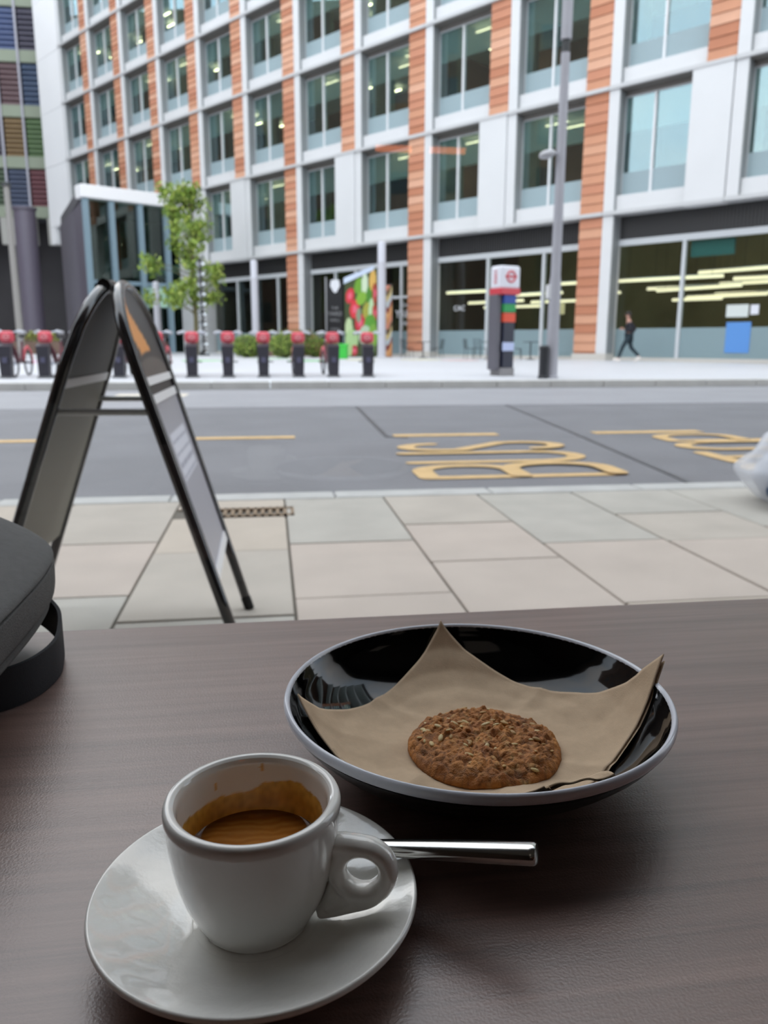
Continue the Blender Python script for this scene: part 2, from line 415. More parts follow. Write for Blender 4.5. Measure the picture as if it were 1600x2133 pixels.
# far pavement rising gently to the office building
pl = MB()
pl.grid(lambda u, v: (-90+180*u, 16.88+(110-16.88)*v, PLZ + min(1, max(0, ((110-16.88)*v-1)/14))*0.09), 4, 60)
plaza = structure(pl.obj('plaza', mat('pale_granite_paving', 'cbccd0', 0.6, var=0.06, vscale=0.7, stretch=(0.25, 1, 1))))
for i in range(-10, 14):
    MB().bbox(i*1.2, i*1.2+1.194, 16.62, 16.9, -0.35, PLZ+0.004, 0.02).obj('kerb_stone', mat('far_kerb', 'c3c2be', 0.7, var=0.08, vscale=4), plaza)
paint = {'lilac': 'cbb0dc', 'mint': '9fdc9c', 'yellow': 'e2d99a', 'salmon': 'e6b3a6', 'green': '58c95a', 'pink': 'dca7c8', 'orange': 'e89a72'}
for nm, x, y, w, d in (('lilac', -6.6, 34, 2.4, 1.2), ('lilac', -4.7, 30.5, 2.2, 1.0), ('pink', -9.0, 31, 2.6, 1.5), ('mint', -2.6, 32, 1.7, 1.2), ('green', 1.6, 31.5, 2.2, 1.3), ('yellow', 3.7, 33, 1.4, 0.8),
                       ('yellow', 6.3, 33.2, 1.8, 0.9), ('salmon', 7.7, 32.2, 1.6, 0.8), ('salmon', 9.3, 32.0, 1.3, 0.7), ('orange', -9.9, 24, 0.7, 0.9), ('mint', 0.1, 35.5, 1.4, 0.8)):
    zz = PLZ + min(1, max(0, (y-17.88)/14))*0.09
    n = 14; rr = [random.uniform(0.75, 1.1) for _ in range(n)]
    MB().prism([(x+w*0.5*rr[i]*cos(2*pi*i/n), y+d*0.5*rr[i]*sin(2*pi*i/n)) for i in range(n)], zz-0.02, zz+0.012).obj('painted_patch', mat('ground_paint_'+nm, paint[nm], 0.7), plaza, label=nm+' painted patch on the paving')

# ------------------------------------------------------------------ office building across the street
BW = 4.7985
BX, BY, BROT = 16.0876, 27.6793, atan2(-0.80132, 0.59823)     # node 0 of its facade; local x runs right along the facade, local y into it
LV = [0.15, 5.84, 10.4, 14.98, 19.06, 23.1, 27.2, 31.3]
office = thing('office_building', 'white framed office building with terracotta strips and grids of windows across the road', 'building', (BX, BY, 0), BROT)
cool_white = mat('white_facade_panel', 'd9dadb', 0.5, var=0.03, vscale=0.6)
office_glass = glass('coated_glass', 0.18, (0.80, 0.90, 0.88), 0.0, (0.72, 0.92, 1.0))
film = veil('privacy_film', 'bcd0d6', 0.86)
shop_film = veil('shop_privacy_film', 'a9c0c6', 0.78)
ceiling_veil_m = veil('lit_ceiling_veil', 'b4c2bf', 0.5)  # pale veil in the upper window, standing in for the lit ceiling behind
lining = mat('shade_grey_lining', '8c9091', 0.5)  # grey that paints shade onto the white column sides
soffit_shade_m = mat('ledge_shade_grey', '77736f', 0.6)  # darker grey that paints the shade beneath the ledges
ledge_m = mat('ledge_metal', 'c4c5c6', 0.5)
room_ceiling = mat('office_ceiling', 'd3dcda', 0.8, var=0.05, vscale=1)
room_dark = mat('office_partition', '6a4f3e', 0.8, var=0.2, vscale=0.7)
room_green = mat('office_partition_green', '7c8a86', 0.8, var=0.2, vscale=0.7)
terra = [mat('terracotta_'+str(i), c, 0.75, var=0.05, vscale=2) for i, c in enumerate(('c88f70', 'b87a5c', 'd6a488', 'c18467', 'cf9a7c'))]
YG = 0.50
def win_mesh(W, H, mull):
    f = MB(); t = 0.05
    for a in (0, W-t): f.box(a, a+t, -0.04, 0.04, 0, H)
    f.box(t, W-t, -0.04, 0.04, 0, t); f.box(t, W-t, -0.04, 0.04, H-t, H)
    m = MB().box(mull-0.045, mull+0.045, -0.09, 0.04, t, H-t)
    p1 = MB().box(t, mull-0.045, -0.01, 0.01, t, H-t); p2 = MB().box(mull+0.045, W-t, -0.01, 0.01, t, H-t)
    fm = MB().box(t, mull-0.045, -0.024, -0.014, t, 0.86); fm.box(mull+0.045, W-t, -0.024, -0.014, t, 0.86)
    bl = MB().box(t, W-t, 0.05, 0.058, H*0.64, H-t)
    return [(f.mesh('window_frame', grey_reveal), 'window'), (bl.mesh('pale_veil', ceiling_veil_m), 'ceiling_veil'), (m.mesh('mullion', white_metal), 'mullion'), (p1.mesh('pane', office_glass), 'pane'),
            (p2.mesh('pane', office_glass), 'pane'), (fm.mesh('privacy_film', film), 'privacy_film')]
WM = {}
TILE_N = 12
TW = 0.22*BW
def tile_mesh(w, h):
    out = []
    for m in terra:
        b = MB(); g = 0.008
        # face leans out towards its lower edge so that each tile shades the one under it
        v = [(0, 0, g), (w, 0, g), (w, 0.06, g), (0, 0.06, g), (0, 0.03, h-g), (w, 0.03, h-g), (w, 0.06, h-g), (0, 0.06, h-g)]
        b.add(v, [(0, 1, 5, 4), (0, 3, 2, 1), (4, 5, 6, 7), (0, 4, 7, 3), (1, 2, 6, 5), (2, 3, 7, 6)])
        out.append(b.mesh('terracotta_tile', m))
    return out
TM = {}
# floors, ceilings, back walls and lights inside, so that the windows look into rooms
for L in range(1, len(LV)):
    MB().box(-11.3*BW, 4.0*BW, 0.62, 9.0, LV[L]-0.32, LV[L]+0.25).obj('floor_slab', room_ceiling, office)
MB().box(-11.3*BW, 4.0*BW, 5.6, 5.9, 5.84, LV[-1]).obj('inner_wall', room_dark, office)
MB().box(-11.3*BW, -11.2*BW, 0.7, 9.0, 5.84, LV[-1]).obj('inner_wall', room_dark, office)
strip = MB().box(-0.55, 0.55, -0.035, 0.035, -0.05, 0).mesh('ceiling_strip', mat('strip_light', 'ffedc0', 0.5, emit=12.0))
for L in range(1, 7):
    b = LV[L]; t = LV[L+1]; sh = t-b
    for k in range(-1, 12):
        xl = -k*BW
        if k < 1 and L > 4: continue
        if k >= 8 and L == 1: continue
        panel = (L == 1 and (k-1) % 2 == 0)
        # white column front and the shade painted grey on its reveal
        MB().bbox(xl, xl+0.44, -0.02, YG+0.06, b+0.07, t-0.07, 0.015).obj('column', cool_white, office)
        MB().box(xl+0.44, xl+0.456, 0.04, YG-0.045, b+0.08, t-0.1).obj('reveal_shade', lining, office)
        MB().box(xl+0.46, xl+(0.686 if panel else 0.78)*BW, 0.0, YG-0.045, t-0.125, t-0.092).obj('soffit', soffit_shade_m, office)  # dark strip in place of the shade beneath the ledge
        MB().box(xl+0.44, xl+(0.686 if panel else 0.78)*BW, YG-0.06, YG+0.04, t-0.305, t-0.092).obj('head_shade_panel', soffit_shade_m, office)  # dark strip in place of the shade at the window head
        # ledge, with a slim shadow joint
        wx = BW
        MB().bbox(xl, xl+wx-0.012, -0.10, YG+0.1, b-0.09, b+0.06, 0.012).obj('ledge', ledge_m, office)
        right = 0.686*BW if panel else 0.78*BW
        W = right-0.44; z0 = b+0.64; H = t-0.30-z0
        MB().bbox(xl+0.442, xl+right-0.002, 0.16, YG+0.02, b+0.06, z0, 0.01).obj('sill_panel', cool_white, office)
        key = (round(W, 2), round(H, 2))
        if key not in WM: WM[key] = win_mesh(W, H, W*0.44)
        ms = WM[key]
        wn = put(ms[0][0], 'window', office, (xl+0.44, YG, z0))
        for me, nm in ms[1:]: put(me, nm, wn)
        if panel:
            MB().bbox(xl+right, xl+BW-0.03, -0.07, YG, b-0.12, t-0.07, 0.02).obj('infill_panel', cool_white, office)
        else:
            h = (sh-0.13)/TILE_N
            bk = MB().box(xl+right, xl+BW-0.004, 0.06, YG+0.05, b+0.06, t-0.09).obj('terracotta_strip', terra[3], office)
            kk = k-1
            if 0 <= kk <= 4 and not (kk == 0 and L > 2) and not (kk == 1 and L > 3) and not (kk == 2 and L > 4):
                if ('t', round(h, 3)) not in TM: TM[('t', round(h, 3))] = tile_mesh(TW-0.01, h)
                for i in range(TILE_N):
                    put(TM[('t', round(h, 3))][random.choice((0, 1, 2, 3, 4, 0, 3))], 'tile', bk, (xl+right+0.002, 0, b+0.06+i*h))
            else:
                tm = MB()
                for i in range(TILE_N):
                    g = 0.012; z = b+0.06+i*h; xa, xb = xl+right+0.002, xl+BW-0.006
                    tm.add([(xa, 0, z+g), (xb, 0, z+g), (xb, 0.06, z+g), (xa, 0.06, z+g), (xa, 0.03, z+h-g), (xb, 0.03, z+h-g), (xb, 0.06, z+h-g), (xa, 0.06, z+h-g)],
                           [(0, 1, 5, 4), (0, 3, 2, 1), (4, 5, 6, 7), (0, 4, 7, 3), (1, 2, 6, 5)], random.randrange(5))
                tb = tm.obj('terracotta_tiles', terra, bk); tb['kind'] = 'stuff'
        # room behind: a partition wall and strip lights
        if (k+2*L) % 4 == 0: MB().box(xl+BW*0.80, xl+BW*0.84, 0.7, 5.6, b+0.25, t-0.32).obj('partition', room_dark, office)
        MB().box(xl-BW*0.30, xl-BW*(0.12-0.06*((k+2*L) % 3)), 2.6, 2.9, b+0.25, t-0.32).obj('partition', room_green, office)
        if (k*5+L*3) % 4 != 0:
            for yy in (1.1, 2.0, 3.2, 4.6): put(strip, 'ceiling_strip', office, (xl+BW*(0.36+0.09*((k+L+int(yy)) % 4)), yy, t-0.50))
# parapet, end wall to the left, blank right end
MB().bbox(-11.9*BW, 1.2*BW, -0.1, 0.6, LV[-1]-0.1, LV[-1]+1.0, 0.03).obj('parapet', cool_white, office)
MB().box(-11.3*BW, 4.0*BW, 0.0, 9.3, LV[-1]+0.9, LV[-1]+1.0).obj('roof', dark_grey, office)
for i in range(6):
    zb = 10.2 if i == 0 else LV[i+1]-0.06
    MB().bbox(-11.92*BW, -11.06*BW, 0.12, 0.7, zb, LV[i+2]-0.08, 0.015).obj('end_panel', mat('bright_end_panel', 'f4f5f6', 0.45, var=0.02, vscale=0.5), office)
MB().bbox(-11.92*BW, -11.7*BW, 0.12, 0.7, 8.9, 10.19, 0.02).obj('end_panel', MATS['bright_end_panel'], office)
# ground floor: wide shop windows between terracotta piers at every second column
GY2 = 0.62
shop_glass = glass('shop_glass', 0.035, (0.84, 0.90, 0.86))
louv = mat('dark_louvre', '3f3f40', 0.5)
plinth = mat('stone_plinth', 'c9c5bd', 0.7)
h = (5.7-0.5)/14
TM['g'] = tile_mesh(TW-0.01, h)
for k in (1, 3, 5, -1):
    xl = -k*BW
    MB().bbox(xl, xl+0.46, -0.02, 0.72, 0.42, 5.74, 0.015).obj('column', cool_white, office)
    MB().bbox(xl-TW-0.03, xl+0.5, -0.06, 0.75, 0.1, 0.42, 0.01).obj('plinth', plinth, office)
    MB().box(xl+0.46, xl+0.476, 0.05, GY2-0.1, 0.43, 5.72).obj('reveal_shade', lining, office)  # column side darkened by colour, as if shaded
    bk = MB().box(xl-TW, xl-0.004, 0.06, 0.72, 0.42, 5.74).obj('terracotta_strip', terra[3], office)
    if k in (1, 3):
        for i in range(14): put(TM['g'][random.choice((0, 1, 3, 4, 3))], 'tile', bk, (xl-TW+0.002, 0, 0.5+i*h))
    else:
        tm = MB()
        for i in range(14):
            g = 0.012; z = 0.5+i*h; xa, xb = xl-TW+0.002, xl-0.006
            tm.add([(xa, 0, z+g), (xb, 0, z+g), (xb, 0.06, z+g), (xa, 0.06, z+g), (xa, 0.03, z+h-g), (xb, 0.03, z+h-g), (xb, 0.06, z+h-g), (xa, 0.06, z+h-g)],
                   [(0, 1, 5, 4), (0, 3, 2, 1), (4, 5, 6, 7), (0, 4, 7, 3), (1, 2, 6, 5)], random.randrange(5))
        tb = tm.obj('terracotta_tiles', terra, bk); tb['kind'] = 'stuff'
def shopfront(xa, xb, mulls, doorx=None):
    band = MB().box(xa, xb, GY2-0.02, GY2+0.1, 4.86, 5.74).obj('louvre_band', louv, office)
    fins = MB(); x = xa+0.06
    while x < xb-0.05: fins.box(x, x+0.03, GY2-0.07, GY2-0.02, 4.88, 5.72); x += 0.13
    fo = fins.obj('louvre_fin', louv, band); fo['kind'] = 'stuff'
    MB().bbox(xa, xb, GY2-0.1, GY2+0.08, 4.62, 4.86, 0.01).obj('transom', grey_reveal, office)
    MB().bbox(xa, xb, GY2-0.08, GY2+0.08, 0.12, 0.28, 0.01).obj('plinth', plinth, office)
    e = [xa]+mulls+[xb]
    for a, b2 in zip(e, e[1:]):
        p = MB().box(a+0.06, b2-0.06, GY2-0.012, GY2+0.012, 0.28, 4.62).obj('shop_pane', shop_glass, office)
        MB().box(a+0.06, b2-0.06, GY2-0.026, GY2-0.016, 0.28, 1.42).obj('privacy_film', shop_film, p)
    for m_ in mulls: MB().bbox(m_-0.07, m_+0.07, GY2-0.09, GY2+0.07, 0.28, 4.62, 0.008).obj('shop_mullion', grey_reveal, office)
for k in (1, 3, 5):
    xa = -k*BW+0.46; xb = -(k-2)*BW-TW
    if k == 1: shopfront(xa, xb, [-0.335*BW, 0.42*BW])
    elif k == 3: shopfront(xa, xb, [-2.27*BW, -1.64*BW])
    else: shopfront(xa, xb, [-4.47*BW, -4.13*BW, -3.42*BW])
# left shop bay (nodes 7 to 5): dark recess
shopfront(-7*BW+0.1, -5*BW-TW, [-6.42*BW, -6.1*BW, -5.55*BW])
MB().bbox(-7.62*BW, -7.0*BW, -0.05, 1.2, 0.1, 10.3, 0.03).obj('corner_pier', mat('pale_concrete', 'bfc0c0', 0.7, var=0.06, vscale=1), office)
MB().box(-7*BW+0.1, 4.0*BW, 7.4, 7.6, 0.1, 5.5).obj('inner_wall', mat('shop_back_wall', '908968', 0.8, var=0.25, vscale=0.5), office)
for x_ in (-7*BW, -5*BW+0.1, -3*BW+0.1): MB().box(x_-0.15, x_+0.1, 0.75, 7.4, 0.1, 5.5).obj('shop_side_wall', mat('shop_side_wall', '4c4440', 0.8, var=0.15, vscale=0.5), office)
MB().box(-7*BW+0.1, 4.0*BW, 0.7, 7.4, 0.05, 0.16).obj('shop_floor', mat('shop_floor', '6b655c', 0.6), office)
MB().box(-12*BW, -7.62*BW, 3.0, 3.3, 0.1, 10.3).obj('undercroft_wall', mat('undercroft', '47474b', 0.8, var=0.1, vscale=0.4), office)
MB().box(-12*BW, -7.0*BW, 0.3, 9, 10.3, 10.42).obj('undercroft_soffit', mat('soffit_grey', '6c6c6c', 0.8), office)
# blinds and boards seen inside the right-hand shop
MB().box(-0.30*BW, 0.04*BW, 0.75, 0.8, 4.02, 4.60).obj('shop_fascia', mat('teal_board', '2f6f72', 0.6), office, label='teal board behind the glass')
for xa, xb, za, zb, c in ((0.035, 0.20, 1.78, 2.22, 'd5dcd8'), (0.045, 0.23, 0.5, 1.6, '5b93d6'), (0.215, 0.275, 1.86, 2.2, 'e0e2ea')):
    MB().box(xa*BW, xb*BW, GY2-0.045, GY2-0.035, za, zb).obj('window_poster', mat('poster_'+c, c, 0.6), office)
# writing on the glass
wpaint = mat('white_vinyl', 'e9ebf0', 0.5)
for tx, sz, x, z in (('THE', 0.26, -3.36*BW, 2.62), ('YARD', 0.55, -3.36*BW, 2.1), ('HALL', 0.3, -3.36*BW, 1.72), ('CAC', 0.34, -2.62*BW, 2.35)):
    text(tx, sz, wpaint, office, (x, GY2-0.03, z), (pi/2, 0, 0))
# dark shopfront fittings: door frame in the bay of the market poster
MB().bbox(-3.55*BW, -3.22*BW, GY2-0.08, GY2+0.02, 3.05, 3.18, 0.01).obj('door_head', grey_reveal, office)

# tube lamps hanging in the shop, each lamp a thing of its own
tube_m = mat('lit_tube', 'fff0d0', 0.5, emit=1.5)
R = Matrix.Rotation(BROT, 4, 'Z')
tl = 0
def tube_lamp(xk, y, z, ln, ang, where):
    global tl
    p = R @ Vector((xk*BW, y, z)) + Vector((BX, BY, 0))
    t = thing('tube_lamp', where, 'lamp', p, BROT+radians(ang), 'tube lamps in the shop')
    MB().tube([(-ln/2, 0, 0), (ln/2, 0, 0)], 0.055, 8).obj('tube', tube_m, t)
    MB().box(-ln/2, ln/2, -0.03, 0.03, 0.055, 0.10).obj('housing', white_metal, t)
    w = MB(); [w.tube([(x, 0, 0.1), (x, 0, 5.3-z)], 0.008, 4) for x in (-ln*0.4, ln*0.4)]
    w.obj('hanger', dark_grey, t); tl += 1
spots = [(-0.55, 1.6, 3.35, 4.2, 4), (-0.4, 2.6, 3.0, 4.0, -14), (-0.6, 3.4, 3.1, 3.0, 8), (-0.3, 4.2, 2.75, 3.6, -10), (-0.62, 5.0, 2.7, 2.2, 0), (-0.15, 5.6, 2.9, 3.4, 3),
         (0.1, 1.8, 3.55, 4.4, -9), (0.25, 3.0, 3.3, 3.6, 6), (0.0, 3.8, 3.2, 3.2, -4), (0.35, 5.0, 2.9, 3.0, 2), (0.75, 1.2, 3.9, 2.2, 4), (0.45, 6.2, 2.75, 2.4, -6),
         (-1.45, 1.8, 3.4, 2.6, 5), (-1.4, 3.2, 3.0, 2.4, -8), (-1.9, 1.6, 3.0, 3.4, -6), (-1.85, 3.4, 2.75, 3.0, 3),
         (-2.55, 1.5, 3.25, 3.6, 5), (-2.5, 2.6, 2.8, 3.6, -5), (-2.45, 3.8, 2.6, 3.4, 7), (-3.3, 2.0, 3.3, 2.0, 3)]
for i, (xk, y, z, ln, a) in enumerate(spots):
    bay = 'in the rightmost shop window' if xk > -1 else ('behind the lamp post' if xk > -2.1 else 'left of the hire totem')
    n_in = [j for j, s_ in enumerate(spots[:i]) if (s_[0] > -1) == (xk > -1) and ((s_[0] > -2.1) == (xk > -2.1))]
    tube_lamp(xk, y, z, ln, a, 'glowing tube lamp %s, %s back from the glass' % (bay, ORD[len(n_in)]))

# ------------------------------------------------------------------ glass porch, louvred building, brick building
porch = thing('glass_porch', 'tall glass entrance hall with white roof edge and blue fins behind the tree', 'entrance', (-11.27, 54.44, 0), atan2(4.57, 7.25))
MB().bbox(-0.25, 9.2, -0.5, 0.6, 9.62, 10.4, 0.05).obj('roof_edge', mat('bright_roof_edge', 'f7f7f8', 0.4), porch)
MB().add([(0.0, 0.6, 9.62), (9.0, 0.6, 9.62), (9.0, 13.4, 9.62), (3.2, 13.4, 9.62), (0.0, 0.6, 10.3), (9.0, 0.6, 10.3), (9.0, 13.4, 10.3), (3.2, 13.4, 10.3)], [(3, 2, 1, 0), (4, 5, 6, 7), (0, 1, 5, 4), (1, 2, 6, 5), (2, 3, 7, 6), (3, 0, 4, 7)]).obj('roof', mat('dark_roof', '57565a', 0.7), porch)
finm = mat('blue_grey_fin', '8198a4', 0.4)
for x in (0.05, 1.7, 3.6, 5.4, 7.2): MB().bbox(x-0.16, x+0.16, -0.38, 0.0, 0.1, 9.6, 0.02).obj('fin', finm, porch)
pg = glass('porch_glass', 0.06, (0.62, 0.78, 0.70))
for xa, xb in ((0.1, 1.65), (1.75, 3.55), (3.65, 5.35), (5.45, 7.15), (7.25, 8.7)):
    MB().box(xa, xb, 0.02, 0.05, 4.75, 9.6).obj('pane', pg, porch)
    if xa > 3:
        MB().box(xa, xb, 0.02, 0.05, 3.15, 4.5).obj('canopy_pane', mat('pale_green_glass', 'b9dcc8', 0.4, var=0.05), porch, label='pale green glass canopy panel')
    MB().box(xa, xb, 0.3, 0.33, 0.1, 3.1).obj('pane', pg, porch)
MB().bbox(0, 8.8, -0.12, 0.06, 4.5, 4.75, 0.02).obj('beam', finm, porch)
MB().box(2.0, 8.8, 7.0, 7.3, 0.1, 9.6).obj('inner_wall', mat('porch_back', '3f463e', 0.8, var=0.3, vscale=0.4), porch)
MB().add([(0, 0.1, 0.1), (3.0, 13.2, 0.1), (3.0, 13.2, 9.6), (0, 0.1, 9.6), (0.3, 0.1, 0.1), (3.3, 13.2, 0.1), (3.3, 13.2, 9.6), (0.3, 0.1, 9.6)],
         [(0, 1, 2, 3), (4, 7, 6, 5), (0, 3, 7, 4), (1, 5, 6, 2), (3, 2, 6, 7), (0, 4, 5, 1)]).obj('side_wall', mat('purple_grey_wall', '5c5762', 0.6, var=0.06, vscale=0.5), porch)

louvre = thing('louvred_building', 'tall building with coloured louvres and green floor bands at the far left', 'building', (-18.5, 77, 0))
bandm = mat('green_grey_band', '8d9683', 0.6, var=0.06, vscale=0.6)
for z in (11.5, 15.55, 19.65, 23.95, 28.2, 32.4): MB().bbox(-10.8, 4.6, -0.15, 0.5, z, z+0.95, 0.03).obj('floor_band', bandm, louvre)
MB().box(-10.8, 4.6, 0.9, 12, 11.5, 33.4).obj('wall', mat('dark_core', '46464c', 0.8), louvre)
for x in (2.2, 0.1, -1.8, -3.6, -5.4, -7.2, -9.0): MB().bbox(x-0.09, x+0.09, -0.3, -0.12, 11.8, 33.4, 0.02).obj('post', mat('pale_post', 'aaa9b3', 0.4), louvre)
rows = [(12.45, 15.5), (16.5, 19.6), (20.6, 23.9), (24.9, 28.15), (29.15, 32.35)]
cc = [['713a40', '3f4a66', '465a40'], ['5a7a48', '84683e', '4a4650'], ['3c5070', '6e5256', '54605a'], ['4a4658', '4e5f8c', '5a5560'], ['51506a', '6f7c94', '4a4650']]
SLM = {}
for r_, (za, zb) in enumerate(rows):
    for c_ in range(3):
        xb = 1.9 if c_ == 0 else 0.0-1.8*(c_-1); xb = 0.05-1.8*c_ + (1.95 if c_ == 0 else 0); xa = 0.05-1.8*(c_+1)
        col = cc[r_][c_ % 3] if c_ < 3 else cc[(r_+c_) % 5][(c_+1) % 3]
        pm = mat('louvre_'+col, col, 0.5, var=0.15, vscale=1.5)
        rgb = [int(col[q:q+2], 16) for q in (0, 2, 4)]; sl = '%02x%02x%02x' % tuple(int(q*0.72+150*0.28) for q in rgb); sm = mat('slat_'+sl, sl, 0.4, var=0.1, vscale=1.0)
        pb = MB().box(xa+0.1, xb-0.1, 0.12, 0.2, za, zb).obj('louvre_panel', pm, louvre)
        n = 8; hh = (zb-za)/n
        for i in range(n):
            z = za+i*hh
            MB().add([(xa+0.1, -0.12, z+0.02), (xb-0.1, -0.12, z+0.02), (xb-0.1, 0.1, z+0.22), (xa+0.1, 0.1, z+0.22), (xa+0.1, -0.12, z+0.07), (xb-0.1, -0.12, z+0.07), (xb-0.1, 0.1, z+0.27), (xa+0.1, 0.1, z+0.27)],
                     [(0, 1, 2, 3), (4, 7, 6, 5), (0, 4, 5, 1), (3, 2, 6, 7), (0, 3, 7, 4), (1, 5, 6, 2)]).obj('slat', sm, pb)
conc = mat('pale_panel', 'a9a8a2', 0.7, var=0.05, vscale=0.8)
for x0 in (-10.2, -6.6, -3.0, 0.9): MB().bbox(x0-1.4, x0+1.6, -0.4, 0.2, 9.2, 11.45, 0.05).obj('concrete_panel', conc, louvre)
MB().box(-10.8, 4.6, 3.0, 3.3, 0.1, 11.5).obj('undercroft_wall', mat('dark_undercroft', '3c3a3c', 0.8, var=0.15, vscale=0.4), louvre)
purple = mat('purple_column', '655f6b', 0.45, var=0.04)
for x, y, lab in ((-16.85, 62, 'left'), (-13.9, 69, 'right')):
    t = thing('round_column', 'fat purple grey round column under the louvred building, '+lab+' of the pair', 'column', (x, y, 0.1))
    MB().lathe([(0, 0), (0.85, 0), (0.85, 0.12), (0.74, 0.16), (0.74, 9.8), (0.85, 9.85), (0.85, 10.0), (0, 10.0)], 32).obj('shaft', purple, t, smooth=True)

brick = thing('brick_building', 'dark brown brick block far to the left of the street, seen only in reflections', 'building', (-40, 60, 0), radians(90))
MB().box(-60, -36, 2, 12, 0, 13).obj('low_wing', mat('brown_brick', '5e4a3e', 0.9, var=0.2, vscale=0.5), brick)
MB().box(-36, 26, 0, 10, 0, 35).obj('wall', mat('brown_brick', '5e4a3e', 0.9, var=0.2, vscale=0.5), brick)
wm_ = MB().box(-1.0, 1.0, -0.02, 0.1, 0, 2.2).mesh('window', mat('dark_window', '2c3538', 0.2))
for i in range(12):
    for j in range(7): put(wm_, 'window', brick, (-33+i*5.1, 0, 3+j*4.4))

# ------------------------------------------------------------------ street furniture
pole_m = mat('galvanised_grey', 'a6a6ad', 0.5, var=0.05, vscale=2)
lp = thing('street_lamp', 'tall grey street lamp post by the kerb, right of the hire totem', 'street lamp', (6.34, 17.57, PLZ))
MB().lathe([(0, 0), (0.16, 0), (0.16, 0.04), (0.135, 0.06), (0.128, 2.1), (0.108, 2.25), (0.092, 6.75), (0, 6.75)], 20).obj('pole', pole_m, lp, smooth=True)
MB().lathe([(0, 6.75), (0.085, 6.75), (0.085, 7.0), (0, 7.0)], 20).obj('collar', dark_grey, lp, smooth=True)
MB().lathe([(0, 7.0), (0.112, 7.0), (0.105, 10.6), (0, 10.6)], 20).obj('upper_pole', pole_m, lp, smooth=True)
hd = MB().bbox(-0.16, 0.16, -0.9, 0.2, 10.6, 10.75, 0.03).obj('lamp_head', pole_m, lp)
MB().box(-0.12, 0.12, -0.8, -0.2, 10.585, 10.6).obj('lens', mat('lens', 'd8dcdc', 0.3), hd)
a = MB().tube([(0, 0, 4.75), (-0.22, -0.05, 4.78)], 0.03, 8).obj('arm', pole_m, lp)
fl = MB().ell((-0.33, -0.06, 4.74), (0.19, 0.15, 0.09), 14, 8, 0, Matrix.Rotation(radians(-14), 4, 'Y')).obj('spotlight', mat('spot_grey', 'b5b6ba', 0.4), lp, smooth='all')
MB().bbox(-0.19, -0.11, -0.06, 0.06, 1.75, 2.05, 0.01).obj('sensor_box', white_metal, lp)
MB().bbox(0.12, 0.24, -0.02, 0.02, 1.42, 1.66, 0.008).obj('notice', mat('pale_yellow_sign', 'd9d59a', 0.5), lp)

bo = thing('bollard', 'short black bollard on the far kerb beside the lamp post', 'bollard', (6.11, 17.45, PLZ))
MB().lathe([(0, 0), (0.125, 0), (0.125, 0.05), (0.105, 0.07), (0.105, 0.62), (0.115, 0.64), (0.115, 0.70), (0.09, 0.73), (0, 0.735)], 20).obj('body', mat('bollard_black', '26282c', 0.4), bo, smooth=True)

tm_ = thing('hire_totem', 'navy cycle hire terminal with white topped head and blue, green and orange bands', 'kiosk', (5.6, 18.95, PLZ), radians(22))
navy = mat('navy_panel', '1c2134', 0.35)
MB().bbox(-0.17, 0.17, -0.20, 0.20, 0.2, 1.92, 0.015).obj('body', navy, tm_)
MB().bbox(-0.21, 0.19, -0.22, 0.22, 0, 0.2, 0.01).obj('base', mat('totem_base', '8b898a', 0.5), tm_)
MB().bbox(-0.32, -0.2, -0.14, 0.2, 0.15, 1.9, 0.015).obj('side_pillar', mat('totem_grey', '63626a', 0.45), tm_)
hd = MB().bbox(-0.31, 0.27, -0.24, 0.2, 2.03, 2.56, 0.06).obj('head', mat('totem_white', 'e4e6ee', 0.4), tm_)
MB().bbox(-0.315, 0.275, -0.245, 0.205, 1.90, 2.05, 0.02).obj('red_band', mat('totem_red', 'd0444f', 0.4), tm_)
ring = MB().tube([(-0.02+0.12*cos(2*pi*i/20), -0.246, 2.31+0.12*sin(2*pi*i/20)) for i in range(20)], 0.022, 6, closed=True).obj('roundel', mat('roundel_red', 'd8626c', 0.5), hd)
ring2 = MB().box(-0.19, 0.15, -0.252, -0.243, 2.29, 2.335).obj('roundel_bar', MATS['roundel_red'], hd)
text('HIRE', 0.15, MATS['roundel_red'], hd, (-0.318, 0.02, 2.3), (pi/2, radians(90), radians(-90)))
for za, zb, c, nm in ((1.70, 1.89, '2f4f9e', 'blue'), (1.50, 1.69, '2f9a56', 'green'), (1.27, 1.48, 'e0553a', 'orange')):
    MB().bbox(-0.175, 0.175, -0.215, 0.205, za, zb, 0.006).obj('colour_band', mat('band_'+nm, c, 0.5), tm_, label=nm+' band')
MB().bbox(-0.19, 0.16, -0.216, -0.2, 0.60, 0.80, 0.004).obj('map_sticker', mat('map_sticker', 'bcc8ea', 0.5), tm_)

